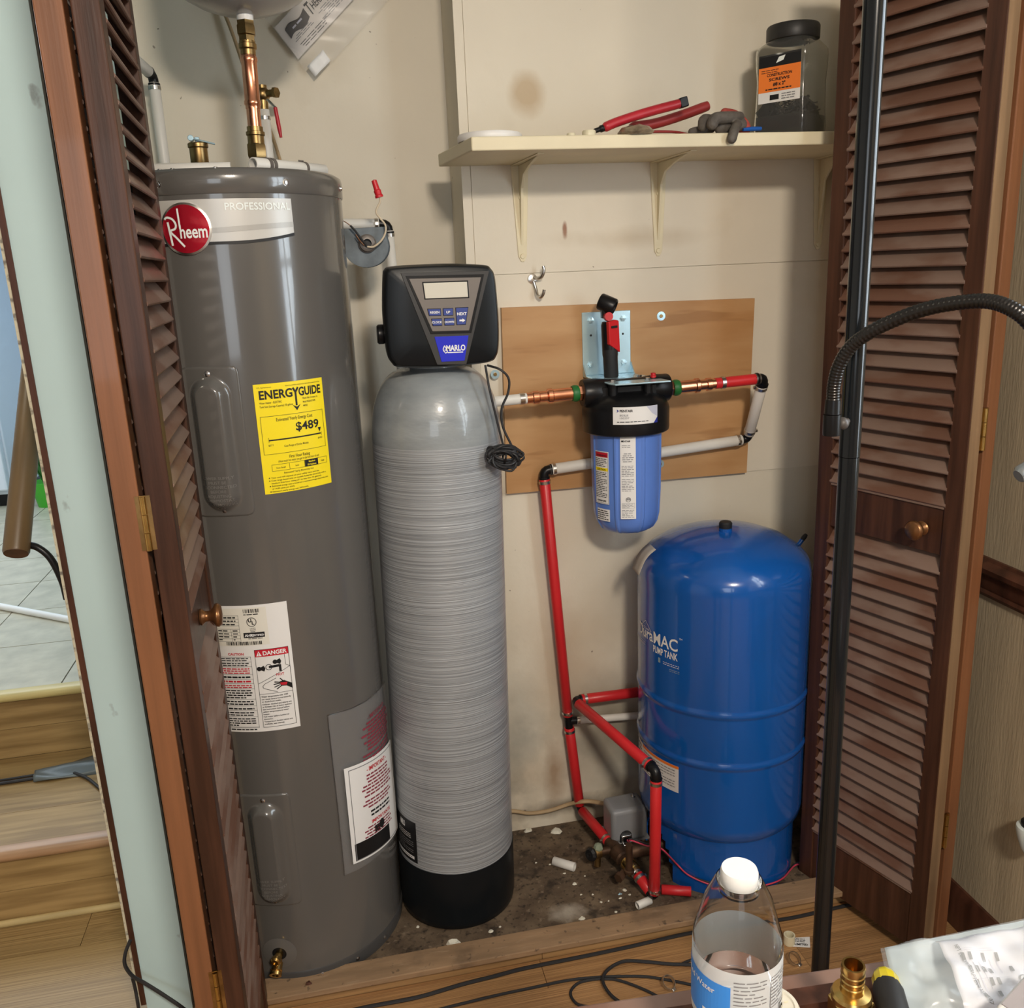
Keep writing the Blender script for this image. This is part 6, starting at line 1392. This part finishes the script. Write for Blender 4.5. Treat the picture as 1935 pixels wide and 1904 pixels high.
a, b = pZ(-80, 1130, z2+.011), pZ(135, 1171, z2+.011)
tag(MB().tube([a, b], 0.0115, 12).build('floor_strip', M_white), 'white plastic strip lying on the kitchen tiles above the steps', 'strip')
fr = thing('refrigerator', 'white refrigerator standing at the far end of the kitchen', 'refrigerator', (-2.0, 5.2, z2))
MB().box(-2.36, -1.685, 4.93, 5.58, z2+.06, z2+1.7).build('cabinet', M_fridge, fr, smooth=False, bevel=.008)
MB().box(-2.36, -1.69, 4.87, 4.925, z2+.09, z2+1.69).build('door', M_fridge, fr, smooth=False, bevel=.01)
MB().box(-2.34, -1.70, 4.94, 5.0, z2, z2+.06).build('kick_grille', M_blkplast, fr, smooth=False)
plp = thing('potted_plant', 'small green pot plant on the kitchen floor behind the handrail', 'plant', (-1.50, 4.86, z2))
MB().lathe([(0, 0), (.055, 0), (.075, .13), (.07, .13), (.05, .11), (0, .11)], (-1.50, 4.86, z2), seg=20).build('pot', mat('bright_green_pot', (.06, .42, .03), .4), plp)
rg = random.Random(2)
for i in range(8):
    a = rg.uniform(0, 6.28); h = rg.uniform(.2, .36); o = Vector((-1.50, 4.86, z2+.10)); e = Vector((math.cos(a)*.09, math.sin(a)*.09, h)); sdv = Vector((-math.sin(a), math.cos(a), 0))*.02
    m = MB(); m.add([o-sdv*.5, o+sdv*.5, o+e*.6+sdv, o+e, o+e*.6-sdv], [(0, 1, 2, 3, 4)]); m.build('leaf', M_leaf, plp, smooth=False, solid=.002)
# lamp fittings that give the room light
cl = thing('ceiling_lamp', 'round white ceiling lamp of the room', 'lamp', (0.35, -0.8, 2.36)); MB().lathe([(.0, .028), (.20, .028), (.20, .055), (0, .06)], (0.35, -0.8, 2.36), seg=32).build('housing', M_white, cl)
cl = thing('stair_lamp', 'round white ceiling lamp above the steps', 'lamp', (-1.15, 1.5, 2.36)); MB().lathe([(.0, .028), (.17, .028), (.17, .055), (0, .06)], (-1.15, 1.5, 2.36), seg=32).build('housing', M_white, cl)

# ================================================================== FLOOR LAMP
LX, LY = 0.623, 0.985
fm = thing('floor_lamp', 'black floor lamp pole with a flexible metal gooseneck arm in front of the louvred door', 'lamp', (LX, LY, ZF))
zj = pY(1610, 862, LY).z
MB().lathe([(0, 0), (.13, 0), (.13, .012), (.12, .018), (.02, .022), (0, .022)], (LX, LY, ZF), seg=40).build('base', M_lampblk, fm)
MB().cyl((LX, LY, ZF+.02), (LX, LY, zj), 0.0124, 32).build('lower_pole', M_lampblk, fm)
MB().lathe([(0, 0), (.0128, 0), (.0128, 2.25-zj), (0, 2.25-zj)], (LX, LY, zj+0.0008), seg=32).build('upper_pole', M_lampblk, fm)
YJ = 0.962
c0, c1, c2 = pY(1571, 822, YJ), pY(1572.5, 783, YJ), pY(1574, 757, YJ)
MB().lathe([(0, 0), (.0100, 0), (.0104, .002), (.0104, (c1-c0).length), (0, (c1-c0).length)], c0, c1-c0, 24).build('swivel_joint', M_blkplast, fm, ang=40)
MB().lathe([(0, 0), (.0096, 0), (.0090, (c2-c1).length), (0, (c2-c1).length)], c1+(c2-c1).normalized()*.001, c2-c1, 24).build('neck_socket', M_blkplast, fm, ang=40)
kb_ = pY(1592, 800, YJ+.004); m = MB(); m.ball(kb_, .0078, 18); m.cyl(kb_-Vector((.012, 0, 0)), Vector((LX-.004, LY-.004, kb_.z)), .0042, 12); m.build('knob', mat('grey_brown_knob', (.07, .06, .055), .45), fm)
npx = [(1574, 760, .962), (1576, 727, .960), (1585, 692, .955), (1606, 657, .945), (1640, 630, .930), (1690, 605, .910), (1750, 583.5, .885), (1810, 572, .858), (1865, 569, .832), (1905, 580, .812), (1940, 604, .797), (1975, 650, .785), (1995, 720, .78), (1998, 800, .785), (1990, 860, .80)]
pth = smooth_path([pY(*q) for q in npx], 24)
MB().tube(pth, [.0079+.00022*(1 if k % 4 < 2 else -1) for k in range(len(pth))], 16).build('gooseneck', M_neck, fm, ang=25)
hd0 = pth[-1]; hd1 = pY(1927, 898, .80)
MB().lathe([(0, 0), (.009, 0), (.010, .004), (.010, (hd1-hd0).length-.002), (.007, (hd1-hd0).length+.002), (0, (hd1-hd0).length+.002)], hd0, hd1-hd0, 24).build('lamp_head', mat('grey_lamp_head', (.28, .31, .33), .35, .6), fm, ang=40)

# ================================================================== TABLE AND WHAT IS ON IT
ZTB = 0.775
ta, tb = pZ(1100, 1862, ZTB), pZ(1665, 1780, ZTB); td = (tb-ta).normalized(); tn = Vector((td.y, -td.x, 0))
tL, tR = ta-td*0.16, ta+td*0.98
tbl = thing('side_table', 'worn red brown table in the foreground', 'table', ((tL.x+tR.x)/2, (tL.y+tR.y)/2-.25, ZF))
MB().prism([tL, tL+tn*.50, tR+tn*.50, tR], (0, 0, -.022)).build('table_top', M_tablet, tbl, smooth=False, bevel=.003)
for p in (tL+td*.05+tn*.05, tL+td*.05+tn*.45, tR-td*.05+tn*.05, tR-td*.05+tn*.45):
    MB().obox((p.x, p.y, (ZF+ZTB-.022)/2), td, tn, (0, 0, 1), .04, .04, ZTB-.022-ZF).build('leg', M_darkwood, tbl, smooth=False)
MB().prism([tL+td*.05+tn*.04, tL+td*.05+tn*.06, tR-td*.05+tn*.06, tR-td*.05+tn*.04], (0, 0, -.06)).build('apron', M_darkwood, tbl, smooth=False)
for v in tbl.children[-1].data.vertices: v.co.z -= .022
# water bottle
bp = EYE+ray(1397, 1648)*0.715; BXb, BYb = bp.x, bp.y; zcap = bp.z+.004
bo = thing('water_bottle', 'clear plastic water bottle with a white cap and blue label on the table', 'bottle', (BXb, BYb, ZTB))
Rb = .0362; zl1 = pY(1402, 1776, BYb).z; zl0 = zl1-.062
out = [(.0, ZTB+.006), (.012, ZTB+.003), (.024, ZTB), (.031, ZTB+.003), (.0345, ZTB+.010), (Rb-.001, ZTB+.022)]
z = ZTB+.030
while z < zl0-.004: out += [(Rb-.0002, z), (Rb-.0022, z+.004)]; z += .009
out += [(Rb-.0006, zl0-.001), (Rb-.0006, zl1+.001), (Rb, zl1+.004), (Rb-.0005, zl1+.010), (Rb-.004, zl1+.022), (.027, zl1+.042), (.0185, zl1+.060), (.0130, zcap-.020), (.0128, zcap-.017), (.0128, zcap-.004)]
inn = [(max(0, r-.0007), zz+(.0007 if i < 3 else 0)) for i, (r, zz) in enumerate(out)]
MB().lathe(out+list(reversed(inn)), (BXb, BYb, 0), seg=64).build('body', M_bottle, bo, ang=50)
zw = zl0+.022; wp = [(r-.0009, zz+.0003) for r, zz in out if zz < zw]; MB().lathe([(0, ZTB+.007)]+wp[1:]+[(wp[-1][0], zw), (0, zw)], (BXb, BYb, 0), seg=64).build('water', M_water, bo, ang=50)
m = MB().lathe([(.0122, zcap-.015), (.0150, zcap-.015), (.0150, zcap-.0135), (.0146, zcap-.013), (.0150, zcap-.0125), (.0150, zcap-.003), (.0140, zcap), (.0, zcap)], (BXb, BYb, 0), seg=60); m.build('cap', M_capw, bo, ang=40)
m = MB(); m.lathe([(.0128, zcap-.0195), (.0165, zcap-.0195), (.0165, zcap-.0175), (.0128, zcap-.0175), (.0128, zcap-.0195)], (BXb, BYb, 0), seg=40); m.build('neck_ring', M_bottle, bo)
M_lbw = mat('white_film_label', (.80, .85, .87), .45, alpha=.72)
lm = cylmap(BXb, BYb, Rb, -27, (zl0+zl1)/2); hL = (zl1-zl0)/2; kk = Rb*PI/180
m = MB(); m.grid(lambda s, t: lm((s*360-180)*kk, -hL+2*hL*t, .0004), 72, 2); lbo = m.build('label', M_lbw, bo, ang=60)
d = Decal(lm, .0008, .003)
d.quad([(-100*kk, -hL*.75), (-6*kk, -hL*.75), (-6*kk, hL*.55), (-100*kk, hL*.55)], M_ltblue)
d.text('Purified Water', -26*kk, .006, .0078, M_white, 'r', .01, width=.044); d.greek(-44*kk, -hL*.62, -10*kk, -hL*.35, 1, M_white, .4, 4)
d.greek(-2*kk, -hL*.9, 42*kk, hL*.8, 15, M_greyprint, .28, 5); d.frame(46*kk, -hL*.2, 88*kk, hL*.75, .0006, M_greyprint); d.greek(48*kk, -hL*.15, 86*kk, hL*.7, 8, M_greyprint, .28, 6); d.frame(66*kk, -hL*.95, 84*kk, -hL*.3, .0012, K); d.disc(75*kk, -hL*.6, .0042, K, r0=.002); d.greek(46*kk, -hL*.9, 62*kk, -hL*.4, 3, K, .3, 7)
d.build('label_print', lbo)
# cream pot lid beside the bottle
c = pZ(1457, 1897, ZTB+.020); jl = thing('pot_lid', 'translucent cream screw lid on the table in front of the water bottle', 'lid', (c.x, c.y, ZTB))
MB().lathe([(0, 0), (.0255, 0), (.0265, .002), (.0265, .015), (.0245, .019), (.021, .020), (.020, .0185), (0, .0185)], (c.x, c.y, ZTB), seg=48).build('cap', mat('translucent_cream_lid', (.70, .66, .56), .3, coat=.3), jl, ang=40)
d = Decal(planemap((c.x, c.y, ZTB+.0187), (1, 0, 0), (0, 1, 0)), .0002)
for k in range(9): a = 2*PI*k/9; d.line(.013*math.cos(a), .013*math.sin(a), .017*math.cos(a), .017*math.sin(a), .0016, M_cream)
d.disc(0, 0, .010, M_cream, r0=.0085); d.build('relief_marks', jl)
# brass fitting
zt_ = ZTB+.062; c = pZ(1613, 1822, zt_); c.z = ZTB
bf = thing('brass_fitting', 'brass barbed pipe adapter standing on the table beside the screwdriver', 'fitting', c)
MB().lathe([(0, 0), (.0185, 0), (.0200, .002), (.0200, .024), (.0185, .026), (0, .026)], c, seg=6).build('hex_body', M_brass, bf, smooth=False, bevel=.0008)
MB().lathe([(0, .024), (.0175, .024), (.0180, .030), (.0165, .033), (.0105, .0345), (.0100, .037), (.0106, .041), (.0098, .042), (.0106, .047), (.0098, .048), (.0106, .053), (.0099, .054), (.0106, .059), (.0100, .062), (.0082, .062), (.0082, .034), (0, .034)], c, seg=40).build('barb', M_brass, bf, ang=30)
# screwdriver
a, b = pZ(1671, 1843, ZTB+.014), pZ(1700, 1960, ZTB+.016); L = (b-a).length
sd = thing('screwdriver', 'screwdriver with a translucent yellow and black handle on the table', 'screwdriver', (a.x, a.y, ZTB))
MB().lathe([(0, -.004), (.007, -.004), (.0105, .0), (.0125, .006), (.0128, .022), (0, .022)], a, b-a, 12).build('handle_core', M_yel, sd, ang=25)
MB().lathe([(0, .014), (.0125, .014), (.0140, .020), (.0145, .06), (.012, L), (0, L)], a, b-a, 16).build('grip', M_blkrub, sd, ang=30)
# plastic bag of parts with its leaflet
zb2 = ZTB+.004
C00, C10, C11, C01 = pZ(1700, 1960, zb2), pZ(2080, 1960, zb2+.02), pZ(2000, 1722, zb2+.055), pZ(1664, 1792, zb2+.010)
bgp = thing('parts_bag', 'clear plastic parts bag holding a printed leaflet on the table', 'bag', (C00+C10+C11+C01)/4-Vector((0, 0, .02)))
def bag(s, t, l=0.0):
    q = (C00*(1-s)+C10*s)*(1-t)+(C01*(1-s)+C11*s)*t
    e = min(1, 6*min(s, 1-s, t, 1-t)); 
    return q+Vector((0, 0, .020*e*(.7+.3*math.sin(4*s+2*t))+.0018*e*math.sin(17*s-9*t)+.0014*e*math.sin(23*t+8*s)+.0009*math.sin(41*s+13*t)*e+l))
M_bagfilm = mat('milky_bag_film', (.80, .84, .86), .22, alpha=.16, spec=.9, bump=.35, bscale=30)
MB().grid(lambda a, b: bag(a, b), 48, 40).build('film', M_bagfilm, bgp, ang=80, solid=.0006)
MB().grid(lambda a, b: bag(.02+.96*a, .02+.96*b)+Vector((0, 0, -.024*min(1, 6*min(a, 1-a, b, 1-b)))), 30, 24).build('film_back', mat('milky_bag_back', (.50, .58, .62), .3), bgp, ang=80, solid=.0006)
def leaf(s, t, l=0.0): return bag(.30+.66*s+.05*(1-t), .06+.86*t)+Vector((0, 0, -.0022+l))
lfo = MB().grid(lambda a, b: leaf(a, b), 24, 20).build('leaflet', mat('leaflet_paper', (.74, .74, .80), .6), bgp, ang=80, solid=.0003)
d = Decal(lambda u, v, l=0: leaf(u, v, l), .0012, .04)
for i in range(6): d.line(.12+.05*i, .97, .20+.05*i, .06, .004, M_lilac)
for i in range(5): d.line(.12+.085*0+.0*i+(.97-[.97, .74, .72, .4, .1][i])*.09, [.97, .74, .72, .4, .1][i], .40+(.97-[.97, .74, .72, .4, .1][i])*.09, [.97, .74, .72, .4, .1][i], .004, M_lilac)
rg = random.Random(4)
for i in range(7):
    for j in range(4): d.rect(.13+.055*i+.02*j, .62-.15*j, .155+.055*i+.02*j, .70-.15*j, M_greyprint) if rg.random() < .6 else None
d.text('NPT EUROPE ADAPTER', .10, .80, .045, M_greyprint, 'l', .01, rot=-1.45); d.text('NO. V3007', .17, .30, .045, M_greyprint, 'l', .02, rot=-1.45)
d.disc(.55, .36, .05, M_greyprint, r0=.036); d.disc(.70, .38, .07, M_greyprint, r0=.058); d.build('leaflet_print', lfo)
# white framed plate on the bag
q = [pZ(1880, 1900, ZTB+.058), pZ(1950, 1950, ZTB+.060), pZ(2030, 1870, ZTB+.072), pZ(1942, 1832, ZTB+.069)]
wp_ = thing('white_tray', 'white rimmed grey plastic plate resting on the parts bag', 'plate', (q[0]+q[2])/2-Vector((0, 0, .01)))
MB().prism(q, (0, 0, -.010)).build('rim', M_white, wp_, smooth=True, bevel=.004, bseg=3)
cc = (q[0]+q[1]+q[2]+q[3])/4; MB().prism([cc+(p-cc)*.82 for p in q], (0, 0, .0012)).build('panel', mat('mauve_grey_panel', (.36, .33, .34), .5), wp_, smooth=False)
# plug-in freshener on the wall
c = pX(1966, 1560, XR-.004); pf = thing('air_freshener', 'white plug-in freshener with a dark top on the tan wall above the baseboard', 'air freshener', c-Vector((0, 0, .05)))
o_ = c+Vector((-.022, 0, 0))
MB().lathe([(0, -.060), (.007, -.058), (.014, -.046), (.022, -.022), (.0255, -.004), (.025, .002), (.022, .004), (0, .004)], o_, (0, 0, 1), 32).build('body', mat('white_glossy_plastic', (.72, .80, .80), .25, coat=.4), pf, ang=50)
MB().lathe([(0, .003), (.018, .003), (.018, .012), (.012, .016), (0, .016)], o_, (0, 0, 1), 24).build('cap', M_blkplast, pf)
MB().box(XR-.012, XR, c.y-.016, c.y+.016, c.z-.05, c.z+.012).build('plug', M_white, pf, bevel=.002)
MB().box(XR-.004, XR, c.y-.035, c.y+.035, c.z-.075, c.z+.040).build('outlet_plate', M_cream, pf, bevel=.001)
